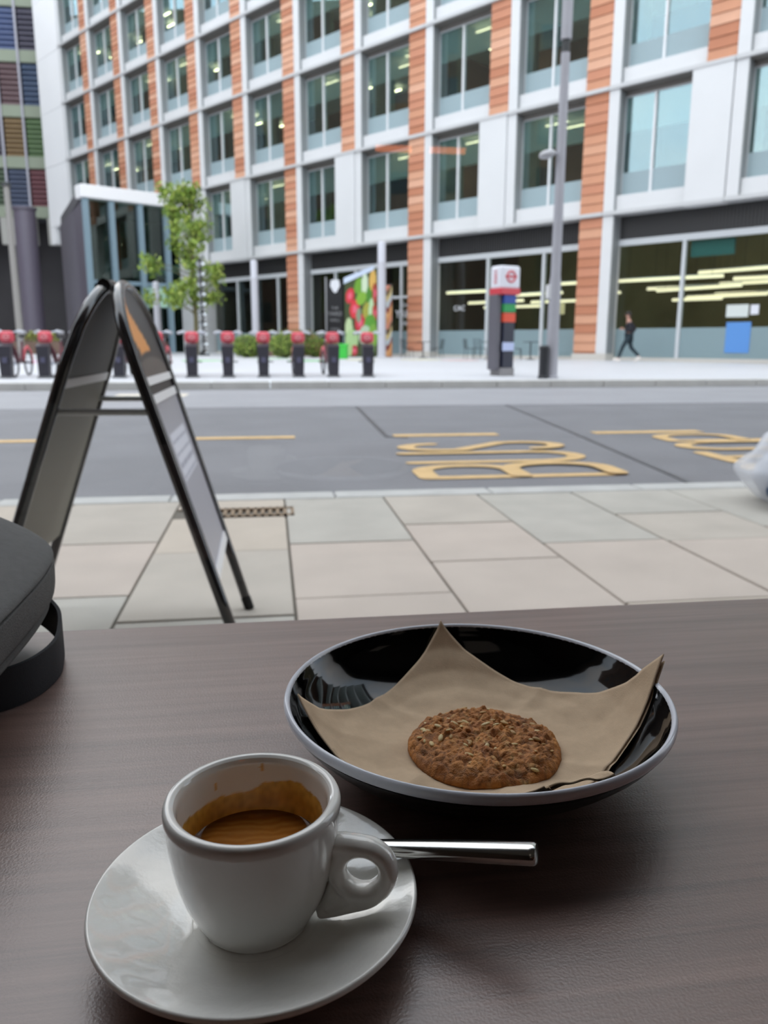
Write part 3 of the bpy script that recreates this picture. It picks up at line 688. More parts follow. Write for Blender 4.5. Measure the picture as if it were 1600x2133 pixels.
# cycle hire docks and bikes, in a row along the far kerb
dockm = mat('dock_charcoal', '33323a', 0.45); rubber = mat('tyre_rubber', '1c1b1d', 0.7); redm = mat('hire_red', 'd4525f', 0.45)
barm = mat('handlebar_silver', 'b9bec8', 0.3, metal=0.6); gripm = mat('pale_grip', 'c9ccd2', 0.5); framem = mat('frame_maroon', '5a2430', 0.4)
def make_dock():
    t = thing('docking_post', '', 'docking post')
    MB().add([(-0.11, -0.12, 0.04), (0.11, -0.12, 0.04), (0.11, 0.1, 0.04), (-0.11, 0.1, 0.04), (-0.135, -0.10, 0.7), (0.135, -0.10, 0.7), (0.135, 0.08, 0.76), (-0.135, 0.08, 0.76)],
             [(3, 2, 1, 0), (4, 5, 6, 7), (0, 1, 5, 4), (1, 2, 6, 5), (2, 3, 7, 6), (3, 0, 4, 7)]).obj('body', dockm, t)
    MB().bbox(-0.15, 0.15, -0.16, 0.14, 0, 0.045, 0.01).obj('foot_plate', mat('foot_plate', '6d6e70', 0.5), t)
    MB().bbox(-0.05, 0.05, -0.135, -0.11, 0.34, 0.46, 0.005).obj('light_panel', mat('dock_panel', '55556a', 0.3), t)
    return t
def make_bike():
    t = thing('hire_bike', '', 'bicycle')
    for y in (0.44, 1.50):
        w = MB().tube([(0, y+0.29*cos(2*pi*i/24), 0.31+0.29*sin(2*pi*i/24)) for i in range(24)], 0.022, 6, closed=True).obj('wheel', rubber, t, smooth='all')
        sp = MB()
        for i in range(8): sp.tube([(0, y, 0.31), (0, y+0.28*cos(pi*i/4), 0.31+0.28*sin(pi*i/4))], 0.004, 3)
        sp.tube([(-0.05, y, 0.31), (0.05, y, 0.31)], 0.03, 8); sp.obj('spokes', barm, w)
    f = MB(); f.tube([(0, 0.34, 0.72), (0, 0.62, 0.42), (0, 0.95, 0.34), (0, 1.06, 0.55), (0, 1.14, 0.80)], [0.045, 0.05, 0.05, 0.035, 0.03], 8)
    f.tube([(0.04, 0.95, 0.34), (0.05, 1.50, 0.31)], 0.02, 6); f.tube([(-0.04, 0.95, 0.34), (-0.05, 1.50, 0.31)], 0.02, 6)
    f.tube([(0.05, 0.44, 0.31), (0.05, 0.36, 0.66)], 0.018, 6); f.tube([(-0.05, 0.44, 0.31), (-0.05, 0.36, 0.66)], 0.018, 6); f.tube([(0, 0.36, 0.66), (0, 0.26, 1.0)], 0.024, 6)
    f.obj('frame', framem, t, smooth='all')
    MB().tube([(0, 0.44+0.34*cos(radians(a)), 0.31+0.34*sin(radians(a))) for a in range(10, 171, 20)], 0.045, 6, flat=0.4).obj('mudguard', framem, t, smooth='all')
    MB().tube([(0, 1.50+0.35*cos(radians(a)), 0.31+0.35*sin(radians(a))) for a in range(-10, 171, 20)], 0.055, 6, flat=0.4).obj('mudguard', redm, t, smooth='all')
    h = MB().tube([(-0.29, 0.36, 1.0), (-0.20, 0.28, 1.03), (-0.08, 0.22, 1.0), (0, 0.21, 0.98), (0.08, 0.22, 1.0), (0.20, 0.28, 1.03), (0.29, 0.36, 1.0)], 0.017, 8).obj('handlebar', barm, t, smooth='all')
    for s in (-1, 1):
        MB().tube([(s*0.19, 0.275, 1.03), (s*0.31, 0.385, 0.995)], 0.036, 8).obj('grip', gripm, h, smooth='all')
        MB().tube([(s*0.14, 0.20, 1.02), (s*0.30, 0.24, 1.0)], 0.012, 6).obj('brake_lever', barm, h)
    c = MB().bbox(-0.155, 0.155, 0.0, 0.16, 0.77, 1.03, 0.075).obj('front_carrier', redm, t, label='red front carrier')
    MB().tube([(0.055*cos(2*pi*i/16), -0.003, 0.90+0.055*sin(2*pi*i/16)) for i in range(16)], 0.012, 5, closed=True).obj('roundel', mat('pale_pink_print', 'e9a3a8', 0.5), c)
    MB().box(-0.085, 0.085, -0.006, 0.0, 0.888, 0.912).obj('roundel_bar', MATS['pale_pink_print'], c)
    s = MB(); s.ell((0, 1.16, 0.93), (0.09, 0.14, 0.045), 12, 6); s.obj('saddle', black_metal, t, smooth='all')
    MB().tube([(0, 1.14, 0.78), (0, 1.16, 0.92)], 0.018, 6).obj('seat_post', barm, t)
    p = MB(); p.tube([(-0.14, 0.95, 0.34), (0.14, 0.95, 0.34)], 0.014, 6); p.bbox(-0.2, -0.12, 0.9, 1.0, 0.32, 0.345, 0.004); p.bbox(0.12, 0.2, 0.9, 1.0, 0.32, 0.345, 0.004)
    p.obj('pedals', black_metal, t)
    return t
d0 = make_dock(); b0 = make_bike()
where = ['at the left edge of the view', 'just left of the A-board', 'behind the left leg of the A-board', 'seen through the A-board', 'just right of the A-board top', 'in front of the twisted pole',
         'between the twisted pole and the round shrubs', 'in front of the leftmost round shrub', 'in front of the right round shrub', 'beside the green box', 'at the right end of the row']
for i in range(11):
    x = -5.74+0.8*i; y = 18.72-0.012*i
    ld = 'charcoal cycle docking post '+where[i]; lb = 'red and maroon hire bike docked '+where[i]
    if i == 0:
        d0.location = (x, y, PLZ); b0.location = (x, y+0.12, PLZ); d0['label'] = ld; b0['label'] = lb; d0['group'] = 'docking posts along the far kerb'; b0['group'] = 'hire bikes in the docks'
    else:
        dup(d0, (x, y, PLZ), 0, ld); bk = dup(b0, (x, y+0.12, PLZ), radians((3, -4, 2, 0, -3, 4, 1, -2, 3, 5, -6)[i]), lb)

def light_column(x, y, h_, r, lab, zz=0.14):
    t = thing('light_column', lab, 'lamp post', (x, y, zz), group='pale light columns on the plaza')
    MB().lathe([(0, 0), (r*1.25, 0), (r*1.25, 0.06), (r, 0.08), (r, h_-0.9), (0, h_-0.9)], 20).obj('shaft', mat('light_column_grey', 'c6c6ce', 0.4), t, smooth=True)
    MB().lathe([(0, h_-0.9), (r*0.96, h_-0.9), (r*0.96, h_-0.06), (r*0.6, h_), (0, h_)], 20).obj('diffuser', mat('column_head', 'd5d6df', 0.4), t, smooth=True)
light_column(-0.68, 43.6, 4.9, 0.19, 'slim pale light column in front of the dark shop windows')
light_column(5.32, 38.3, 5.3, 0.2, 'slim pale light column at the right edge of the vegetable hoarding')
light_column(-6.55, 50.0, 4.2, 0.2, 'slim pale light column in front of the glass porch')
g = thing('lamp_post', 'thin grey post in front of the fat purple column at the far left', 'lamp post', (-11.55, 40, 0.12))
MB().lathe([(0, 0), (0.2, 0), (0.2, 0.08), (0.16, 0.1), (0.13, 7.6), (0, 7.6)], 14).obj('shaft', mat('weathered_post', '8d8a86', 0.6), g, smooth=True)
MB().cyl(0, 0, 7.6, 7.75, 0.2).obj('cap', dark_grey, g)

# twisted steel pole
tp = thing('twisted_pole', 'tall twisted pole of polished steel ribbon beside the pale pier', 'sculpture', (-3.45, 44, 0.14))
tw = MB()
tw.grid(lambda u, v: ((u-0.5)*0.46*cos(v*30), (u-0.5)*0.46*sin(v*30), 0.1+4.9*v), 2, 120)
tw.obj('ribbon', mat('polished_ribbon', 'b4b8ba', 0.25, metal=0.9), tp, smooth='all')
MB().cyl(0, 0, 0, 5.0, 0.05, n=10).obj('core', dark_grey, tp, smooth=True)
MB().cyl(0, 0, 0, 0.12, 0.28, n=16).obj('base', dark_grey, tp)

# vegetable hoarding, banner, box
hb = thing('hoarding', 'tall hoarding printed with radishes and salad leaves beside the dark banner', 'hoarding', (4.55, 39.6, 0.12), radians(-6))
random.seed(11)
blobs = []
for cx, cy, rx, ry, c in ((0.16, 0.80, 0.13, 0.10, 'd2323f'), (0.30, 0.61, 0.15, 0.12, 'd8343f'), (0.46, 0.42, 0.16, 0.11, 'c92d3e'), (0.42, 0.88, 0.13, 0.10, '6fa32f'), (0.60, 0.84, 0.10, 0.17, 'd5e6c8'),
                          (0.50, 0.72, 0.16, 0.08, '86b53c'), (0.74, 0.70, 0.1, 0.14, '4f8c2e'), (0.84, 0.88, 0.10, 0.12, 'e0b45e'), (0.90, 0.72, 0.08, 0.12, 'a8442c'), (0.66, 0.55, 0.12, 0.10, 'a9a845'),
                          (0.80, 0.52, 0.08, 0.16, 'bfe0b0'), (0.90, 0.5, 0.08, 0.1, 'b43f30'), (0.76, 0.38, 0.18, 0.12, '5d9f36'), (0.12, 0.38, 0.11, 0.14, 'bcd0a0'), (0.60, 0.26, 0.18, 0.12, 'b9cfb2'),
                          (0.20, 0.22, 0.2, 0.14, 'a9c98e'), (0.85, 0.24, 0.14, 0.14, '7fae45'), (0.28, 0.08, 0.10, 0.07, 'b33a40'), (0.7, 0.09, 0.2, 0.08, '9ac274'), (0.12, 0.1, 0.1, 0.1, 'a4c684'), (0.42, 0.52, 0.08, 0.09, '8b9a80')):
    blobs.append((cx, cy, rx, ry, lin(c)))
def veg(u, v):
    c = lin('3d4a26')
    for cx, cy, rx, ry, bc in blobs:
        d = sqrt(((u-cx)/rx)**2+((v-cy)/ry)**2)
        if d < 1.0:
            k = 1.0
            if d < 0.45 and bc[0] > 3*bc[1]: c = lin('e86a80')
            else: c = bc
    return c
top = lambda u: 3.55+0.75*u
hp = MB()
hp.grid(lambda u, v: (-0.86+1.62*u, -0.06, 0.05+(top(u)-0.05)*v), 44, 90, 0, veg)
hp.obj('print', mat('vegetable_print', None, 0.5, attr='tint'), hb, attr=True)
MB().add([(-0.88, -0.05, 0), (0.80, -0.05, 0), (0.80, 0.1, 0), (-0.88, 0.1, 0), (-0.88, -0.05, 3.55), (0.80, -0.05, 4.3), (0.80, 0.1, 4.3), (-0.88, 0.1, 3.55)],
         [(3, 2, 1, 0), (4, 5, 6, 7), (0, 1, 5, 4), (1, 2, 6, 5), (2, 3, 7, 6), (3, 0, 4, 7)]).obj('board', dark_grey, hb)
MB().add([(-0.90, -0.09, 3.50), (0.55, -0.09, 4.15), (0.55, 0.12, 4.15), (-0.90, 0.12, 3.50), (-0.90, -0.09, 3.78), (0.55, -0.09, 4.36), (0.55, 0.12, 4.36), (-0.90, 0.12, 3.78)],
         [(3, 2, 1, 0), (4, 5, 6, 7), (0, 1, 5, 4), (1, 2, 6, 5), (2, 3, 7, 6), (3, 0, 4, 7)]).obj('header', mat('pale_blue_header', 'cfdcf0', 0.5), hb)
hs = thing('hoarding', 'narrow second hoarding with orange and dark print right of the light column', 'hoarding', (5.78, 39.4, 0.12), radians(8))
h2 = MB()
h2.grid(lambda u, v: (-0.2+0.4*u, -0.04, 0.05+3.4*v), 8, 40, 0, lambda u, v: lin(('c58a5a', 'd9a06a', '7a3228', 'b9c4c8', 'c7b27a', '5a4a30', 'd08a70')[int(v*13+sin(u*4)) % 7]))
h2.obj('print', MATS['vegetable_print'], hs, attr=True)
MB().box(-0.22, 0.22, -0.03, 0.05, 0, 3.5).obj('board', dark_grey, hs)

bn = thing('banner', 'narrow black banner with white crest and lettering left of the vegetable hoarding', 'banner', (3.5, 43.2, 0.12), radians(-10))
MB().bbox(-0.42, 0.42, -0.03, 0.03, 0.15, 3.95, 0.01).obj('cloth', mat('black_banner', '1d1d20', 0.7), bn)
MB().tube([(-0.47, 0, 0), (-0.47, 0, 4.1)], 0.035, 8).obj('pole', mat('banner_pole', 'b5b5b8', 0.4), bn)
MB().bbox(-0.3, 0.3, -0.25, 0.25, -0.0, 0.06, 0.01).obj('base', dark_grey, bn)
MB().prism([(-0.2, 3.95), (0.2, 3.95), (0.26, 3.65), (0.1, 3.35), (0.0, 3.28), (-0.1, 3.35), (-0.26, 3.65)], -0.001, 0.012, M=Matrix.Translation((0.02, -0.03, 0)) @ Matrix.Rotation(pi/2, 4, 'X')).obj('crest', wpaint, bn)
for tx, sz, z in (('THE', 0.2, 2.45), ('YARD', 0.3, 2.12), ('HALL', 0.22, 1.82), ('OPEN', 0.2, 1.35)):
    text(tx, sz, mat('grey_lettering', '9a9a9c', 0.6), bn, (0, -0.04, z), (pi/2, 0, 0))
gb = thing('green_box', 'bright green crate on the plaza behind the docked bikes', 'crate', (3.1, 35.4, 0.14), radians(-12))
MB().bbox(-0.3, 0.3, -0.25, 0.25, 0, 0.62, 0.03).obj('body', mat('bright_green', '3fbf45', 0.5), gb)
MB().bbox(-0.33, 0.33, -0.28, 0.28, 0.58, 0.66, 0.02).obj('lid', mat('bright_green_lid', '4bcc50', 0.5), gb)

# café tables and chairs outside the shop
def bistro_table(x, y, lab, rz=0):
    t = thing('bistro_table', lab, 'table', (x, y, 0.15), rz, 'bistro tables by the shop')
    MB().lathe([(0, 0.72), (0.33, 0.72), (0.34, 0.735), (0.33, 0.75), (0, 0.75)], 20).obj('table_top', black_metal, t)
    MB().cyl(0, 0, 0.03, 0.72, 0.028, n=10).obj('stem', black_metal, t); MB().lathe([(0, 0), (0.22, 0), (0.2, 0.02), (0.04, 0.05), (0, 0.05)], 18).obj('foot', black_metal, t)
def bistro_chair(x, y, rz, lab):
    t = thing('bistro_chair', lab, 'chair', (x, y, 0.15), rz, 'bistro chairs by the shop')
    MB().bbox(-0.2, 0.2, -0.2, 0.2, 0.44, 0.465, 0.008).obj('seat', black_metal, t)
    b = MB(); b.tube([(-0.19, 0.2, 0.45), (-0.2, 0.26, 0.86), (0.2, 0.26, 0.86), (0.19, 0.2, 0.45)], 0.014, 6)
    for x_ in (-0.1, 0, 0.1): b.tube([(x_, 0.2, 0.46), (x_, 0.26, 0.86)], 0.009, 5)
    b.obj('backrest', black_metal, t)
    for sx in (-1, 1):
        for sy in (-1, 1): MB().tube([(sx*0.18, sy*0.18, 0.45), (sx*0.21, sy*0.22, 0)], 0.013, 6).obj('leg', black_metal, t)
bistro_table(7.2, 37.6, 'dark round bistro table in front of the terracotta pier'); bistro_chair(6.5, 37.9, 1.9, 'dark metal bistro chair left of the table by the terracotta pier'); bistro_chair(7.9, 37.6, -1.4, 'dark metal bistro chair right of the table by the terracotta pier')
bistro_table(9.5, 34.4, 'dark round bistro table just left of the hire totem'); bistro_chair(8.75, 34.7, 1.7, 'dark metal bistro chair left of the table beside the totem'); bistro_chair(9.35, 35.2, 0.4, 'dark metal bistro chair behind the table beside the totem')
bistro_table(10.95, 33.0, 'dark round bistro table between the totem and the bollard'); bistro_chair(11.7, 32.7, -1.5, 'dark metal bistro chair right of the table by the bollard'); bistro_chair(10.45, 33.4, 1.4, 'dark metal bistro chair left of the table by the bollard')

# ------------------------------------------------------------------ planting
def leaves(mb, c, r, n, size, mis, shell=0.55):
    for _ in range(n):
        d = Vector((random.gauss(0, 1), random.gauss(0, 1), random.gauss(0, 1))).normalized(); k = random.uniform(shell, 1.0)
        p = Vector(c) + Vector((d.x*r[0], d.y*r[1], d.z*r[2]))*k
        e = Euler((random.uniform(0, 6.3), random.uniform(0, 6.3), random.uniform(0, 6.3))).to_matrix(); s = size*random.uniform(0.6, 1.3)
        q = [e @ Vector(v)*s + p for v in ((-0.5, 0, 0), (0, -0.28, 0.05), (0.5, 0, 0), (0, 0.28, 0.05))]
        mb.add(q, [(0, 1, 2, 3)], random.choice(mis))
leafm = [mat('leaf_'+str(i), c, 0.5, var=0.1) for i, c in enumerate(('7f9a3c', '93ab49', '5f7d30', 'a3b055', '8a7a3a', '6b5a30'))]
random.seed(5)
tree = thing('street_tree', 'young slender tree with sparse yellow green leaves before the glass porch', 'tree', (-4.1, 47, 0.14))
tb = MB(); tb.tube([(0, 0, 0), (0.04, 0, 2.0), (-0.05, 0.05, 4.5), (0.1, 0, 7.0), (0.2, 0, 9.4)], [0.14, 0.12, 0.09, 0.05, 0.015], 8)
bush_c = []
for i in range(38):
    z = random.uniform(2.9, 8.9); a = random.uniform(0, 2*pi); L = (2.2 if z < 7.2 else 1.0)*random.uniform(0.35, 1.0)
    dx = cos(a)*L - 0.45; dy = sin(a)*L*0.8
    tb.tube([(0, 0, z-0.7), (dx*0.5, dy*0.5, z-0.2), (dx, dy, z)], [0.035, 0.022, 0.008], 5); bush_c.append((dx, dy, z))
tb.obj('trunk', mat('olive_bark', '6f6a4a', 0.9, var=0.2, vscale=4), tree)
fo = MB()
for c in bush_c: leaves(fo, c, (0.72, 0.7, 0.6), 120, 0.26, (0, 1, 1, 2, 3), 0.1)
o = fo.obj('foliage', leafm, tree); o['kind'] = 'stuff'
def shrub(x, y, z, r, h, lab, mis=(0, 1, 2, 3), n=900):
    t = thing('shrub', lab, 'shrub', (x, y, z))
    f = MB(); leaves(f, (0, 0, h*0.5), (r, r*0.9, h*0.52), n, 0.13, mis, 0.75)
    o = f.obj('foliage', leafm, t); o['kind'] = 'stuff'
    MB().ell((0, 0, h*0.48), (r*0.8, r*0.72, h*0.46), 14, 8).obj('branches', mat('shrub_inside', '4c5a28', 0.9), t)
shrub(-1.0, 38.4, 0.14, 0.82, 1.05, 'leftmost round clipped green shrub behind the docked bikes')
shrub(0.72, 37.4, 0.14, 0.80, 1.15, 'middle round clipped green shrub behind the docked bikes')
shrub(2.2, 38.6, 0.14, 0.72, 1.0, 'right round shrub with brownish leaves behind the docked bikes', (2, 4, 5, 0))
def planter(x, y, z, L, lab, mis, rz=0):
    t = thing('planter', lab, 'planter', (x, y, z), rz)
    MB().bbox(-L/2, L/2, -0.4, 0.4, 0, 0.75, 0.02).obj('box', mat('rusty_planter', '6e5a4e', 0.8, var=0.12, vscale=1.5), t)
    f = MB(); leaves(f, (0, 0, 0.98), (L*0.5, 0.4, 0.42), 900, 0.13, mis, 0.3); o = f.obj('foliage', leafm, t); o['kind'] = 'stuff'
planter(-13.6, 50.5, 0.14, 2.6, 'brown planter of yellowing hedge left of the A-board', (1, 3, 4, 5))
planter(-7.0, 46.0, 0.14, 2.8, 'brown planter of low hedge in front of the glass porch', (0, 2, 4))
planter(1.4, 42.2, 0.14, 4.4, 'long brown planter of hedge behind the round shrubs', (0, 2, 4, 5))

# ------------------------------------------------------------------ pedestrian
def skin_mesh(name, verts, edges, radii, m, parent, root=0, sub=1):
    me = bpy.data.meshes.new(name); me.from_pydata(verts, edges, []); me.materials.append(m)
    o = bpy.data.objects.new(name, me); COL.objects.link(o); o.parent = parent
    sk = o.modifiers.new('skin', 'SKIN'); sk.use_smooth_shade = True
    for i, r in enumerate(radii):
        d = me.skin_vertices[0].data[i]; d.radius = r if isinstance(r, tuple) else (r, r); d.use_root = (i == root)
    s = o.modifiers.new('sub', 'SUBSURF'); s.levels = sub; s.render_levels = sub
    return o
pt = thing('person', 'person in dark jacket, dark teal trousers and white shoes striding past the shop window', 'person', (13.62, 29.3, 0.155), radians(158))
skinm = mat('skin', 'b98d7c', 0.6); jack = mat('dark_jacket', '23242c', 0.8); trou = mat('teal_trousers', '23343c', 0.8); shoe = mat('white_shoe', 'e3dcd6', 0.5); hairm = mat('dark_hair', '2c2722', 0.7)
# joints: x ahead, y to the left, z up
PV = [(0, 0, 0.98), (0.01, 0, 1.14), (0.03, 0, 1.34), (0.05, 0, 1.50), (0.075, 0, 1.585), (0.10, 0, 1.68), (0.105, 0, 1.78),
      (0.03, 0.095, 0.93), (0.24, 0.10, 0.54), (0.37, 0.10, 0.12), (0.47, 0.10, 0.06),
      (0.0, -0.095, 0.93), (-0.08, -0.10, 0.52), (-0.40, -0.10, 0.20), (-0.36, -0.10, 0.08),
      (0.04, 0.19, 1.45), (-0.02, 0.25, 1.18), (0.22, 0.17, 1.20), (0.29, 0.14, 1.23),
      (0.04, -0.19, 1.45), (-0.22, -0.25, 1.24), (-0.06, -0.23, 1.04), (0.0, -0.21, 0.99)]
PE = [(0, 1), (1, 2), (2, 3), (3, 4), (4, 5), (5, 6), (0, 7), (7, 8), (8, 9), (9, 10), (0, 11), (11, 12), (12, 13), (13, 14), (3, 15), (15, 16), (16, 17), (17, 18), (3, 19), (19, 20), (20, 21), (21, 22)]
PR = [(0.12, 0.15), (0.11, 0.13), (0.12, 0.16), (0.09, 0.12), 0.055, (0.095, 0.075), (0.085, 0.07), 0.085, 0.058, 0.04, 0.03, 0.085, 0.058, 0.04, 0.03, 0.055, 0.042, 0.03, 0.022, 0.055, 0.042, 0.03, 0.022]
skin_mesh('body', PV, PE, PR, skinm, pt)
ji = [0, 1, 2, 3, 15, 16, 17, 19, 20, 21]; mp_ = {v: i for i, v in enumerate(ji)}
skin_mesh('jacket', [PV[i] for i in ji], [(mp_[a], mp_[b]) for a, b in PE if a in mp_ and b in mp_], [(0.155, 0.185), (0.145, 0.17), (0.155, 0.195), (0.11, 0.15), 0.082, 0.066, 0.05, 0.082, 0.066, 0.05], jack, pt)
ti = [0, 7, 8, 9, 11, 12, 13]; mp_ = {v: i for i, v in enumerate(ti)}
skin_mesh('trousers', [PV[i] for i in ti], [(mp_[a], mp_[b]) for a, b in PE if a in mp_ and b in mp_], [(0.15, 0.175), 0.115, 0.08, 0.062, 0.115, 0.08, 0.062], trou, pt)
for (x, y, z, a) in ((0.43, 0.10, 0.055, -12), (-0.34, -0.10, 0.08, 38)):
    M_ = Matrix.Translation((x, y, z)) @ Matrix.Rotation(radians(a), 4, 'Y')
    s_ = MB(); s_.ell((0, 0, 0.01), (0.15, 0.052, 0.055), 14, 8); s_.ell((-0.06, 0, 0.045), (0.075, 0.05, 0.055), 12, 8); s_.bbox(-0.135, 0.145, -0.05, 0.05, -0.045, -0.015, 0.012)
    s_.v = [tuple(M_ @ Vector(v)) for v in s_.v]; s_.obj('shoe', shoe, pt, smooth='all')
hr = MB(); hr.ell((0.085, 0, 1.79), (0.115, 0.095, 0.095), 16, 10); hr.ell((0.03, 0, 1.74), (0.06, 0.085, 0.09), 12, 8); hr.obj('hair', hairm, pt, smooth='all')
fc = MB(); fc.ell((0.20, 0, 1.715), (0.02, 0.014, 0.022), 8, 6); fc.obj('nose', skinm, pt, smooth='all')
for s in (-1, 1):
    MB().ell((0.185, s*0.035, 1.745), (0.012, 0.014, 0.009), 8, 6).obj('eye', black_metal, pt); MB().ell((0.09, s*0.085, 1.72), (0.02, 0.012, 0.032), 8, 6).obj('ear', skinm, pt, smooth='all')
for (hx, hy, hz, sx) in ((0.29, 0.14, 1.23, 1), (0.0, -0.21, 0.99, -1)):
    pm = MB(); pm.ell((hx+0.02, hy, hz-0.005), (0.045, 0.018, 0.036), 10, 8)
    for q in range(4): pm.tube([(hx+0.05, hy, hz+0.022-q*0.016), (hx+0.085-0.006*abs(q-1), hy-0.006*sx, hz+0.016-q*0.017), (hx+0.10-0.008*abs(q-1), hy-0.022*sx, hz+0.006-q*0.016)], [0.009, 0.008, 0.006], 6)
    pm.tube([(hx+0.005, hy, hz+0.03), (hx+0.035, hy-0.012*sx, hz+0.055), (hx+0.055, hy-0.02*sx, hz+0.06)], [0.01, 0.009, 0.007], 6)
    pm.obj('hand', skinm, pt, smooth='all')

# ------------------------------------------------------------------ A-board on the pavement
ab = thing('sandwich_board', 'black framed A-board with arched tops standing on the pavement outside the window', 'sign')
HZ_ = 1.008
AB = {'r': ((-0.080, 1.98), (-0.0875, 2.496)), 'l': ((-0.791, 2.08), (-0.772, 2.59))}
HN, HF = Vector((-0.400, 2.03, HZ_)), Vector((-0.395, 2.543, HZ_))
def Q(side, u, w, off=0.0):
    a, b = AB[side]; s_ = 1 if side == 'r' else -1
    A = Vector((*a, 0)).lerp(Vector((*b, 0)), u); B = HN.lerp(HF, u)+Vector((0.012*s_, 0, 0))
    n = Vector((0.94*s_, 0, 0.34))
    return A.lerp(B, w) + n*off
def WT(u): return 0.80+0.19*sqrt(max(0, 1-(2*u-1)**2))
def board(side, w0, w1, off, name, m, parent, cfn=None, attr=False, nu=26, nv=30, u0=0.03, u1=0.97, label=None):
    mb = MB()
    f = lambda u, v, o: Q(side, u0+(u1-u0)*u, min(w0+(w1-w0)*v, 2) if w1 < 0.8 else w0+(min(w1, WT(u0+(u1-u0)*u)-0.012)-w0)*v, o)
    mb.grid(lambda u, v: f(u, v, off), nu, nv, 0, cfn)
    mb.grid(lambda u, v: f(u, v, off-0.004), nu, nv, 0, cfn)
    return mb.obj(name, m, parent, attr=attr, label=label)
maroon = mat('maroon_frame_side', '3a2226', 0.4)
for side in 'rl':
    pts = [Q(side, 0.0, w) for w in (0, 0.2, 0.4, 0.6, 0.78)] + [Q(side, u, WT(u)) for u in [i/24 for i in range(0, 25)]] + [Q(side, 1.0, w) for w in (0.78, 0.6, 0.4, 0.2, 0)]
    fr_ = MB().tube(pts, 0.0150, 10, up=(0, 1, 0) if False else None).obj('frame', mat('glossy_black_frame', '18181b', 0.16, coat=0.5), ab, smooth='all')
    for u in (0.0, 1.0): MB().tube([Q(side, u, 0), Q(side, u, 0.04)], 0.016, 8).obj('foot', mat('rubber_foot', '151516', 0.8), fr_)
def orange(u, v):
    c = lin('2b2526')
    if v > 0.30 and abs((u-0.30)-0.10*sin(v*6)) < 0.17*(1.1-v) + 0.05: c = lin('eda04e')
    if v < 0.25: c = lin('5d5450')
    return c
def lowposter(u, v):
    c = lin('a9a8b0')
    if 0.52 < v < 0.80 and 0.18 < u < 0.86:
        c = lin('dfe0ea') if (int(v*60) % 4 != 0 or sin(u*70) > 0.7) else lin('8f90a0')
    return c
attm = mat('poster_print', None, 0.35, attr='tint')
pu = board('r', 0.745, 1.0, 0.004, 'poster', attm, ab, orange, True)
plw = board('r', 0.25, 0.70, 0.004, 'poster', attm, ab, lowposter, True, nu=40, nv=70)
board('r', 0.70, 0.745, 0.002, 'panel', mat('poster_dark', '2b2526', 0.4), ab, nv=2)
board('l', 0.745, 1.0, -0.002, 'panel', mat('dark_back_panel', '4b4a47', 0.5), ab)
board('l', 0.25, 0.742, -0.002, 'panel', mat('olive_back_panel', '77746a', 0.5), ab)
railm = mat('white_rail', 'f2f2f4', 0.35)
for side, w0, w1 in (('r', 0.735, 0.755), ('r', 0.69, 0.712), ('r', 0.235, 0.262), ('l', 0.735, 0.757)):
    mb = MB(); s2 = 1 if side == 'r' else -1
    o1 = 0.008 if side == 'r' else -0.010
    vs = [Q(side, u, w, o) for o in (o1, o1-0.005*s2) for u, w in ((0.04, w0), (0.96, w0), (0.96, w1), (0.04, w1))]
    mb.add(vs, [(0, 1, 2, 3), (7, 6, 5, 4), (0, 4, 5, 1), (1, 5, 6, 2), (2, 6, 7, 3), (3, 7, 4, 0)]).obj('rail', railm, ab)
for u in (0.02, 0.98):
    MB().tube([Q('l', u, 0.675), Q('r', u, 0.675)], 0.008, 8).obj('stay', mat('stay_grey', 'a3a6a6', 0.35), ab)
MB().tube([Q('l', 0.3, 0.985), Q('l', 0.7, 0.985)], 0.018, 8).obj('hinge', black_metal, ab)

# ------------------------------------------------------------------ rubbish bag
bg_ = thing('bin_bag', 'knotted clear white plastic rubbish bag with blue litter, on the pavement edge', 'bag', (2.865, 3.88, 0.0))
bb = bmesh.new(); bmesh.ops.create_icosphere(bb, subdivisions=5, radius=1.0)
for v in bb.verts:
    p = v.co.copy(); z = p.z
    k = 1.0 if z < -0.25 else 1.0-0.62*((z+0.25)/1.25)
    w = 0.09*noise.noise(p*2.2)+0.05*abs(noise.noise(Vector((p.x*6, p.y*6, p.z*2.0+4))))
    q = Vector((p.x*0.36*k, p.y*0.33*k, 0.25+0.27*z))*(1+w)
    v.co = Vector((q.x, q.y, max(0.002, q.z-0.02)))
m = MB().frombm(bb); m.obj('bag', veil('clear_plastic', 'f4f6fb', 0.5, 0.2), bg_, smooth='all')
for i, (x, y, z, r, c) in enumerate(((-0.17, -0.14, 0.14, 0.12, '3f5878'), (0.10, -0.1, 0.14, 0.12, '56708f'), (0.02, 0.06, 0.25, 0.14, 'e4e6ee'), (-0.1, 0.1, 0.14, 0.12, 'c9cfd8'), (0.16, 0.08, 0.16, 0.12, '4c5a63'))):
    l_ = bmesh.new(); bmesh.ops.create_icosphere(l_, subdivisions=3, radius=r)
    for v in l_.verts: v.co = v.co*(1+0.35*noise.noise(v.co*14+Vector((i*3, 0, 0))))+Vector((x, y, z))
    MB().frombm(l_).obj('litter', mat('litter_'+c, c, 0.7), bg_, smooth='all')
kn = MB(); kn.tube([(0.02, 0.0, 0.47), (0.03, 0.01, 0.52), (0.05, 0.0, 0.56)], [0.05, 0.025, 0.05], 10); kn.obj('knot', mat('white_plastic', 'e9ebf2', 0.3), bg_, smooth='all')

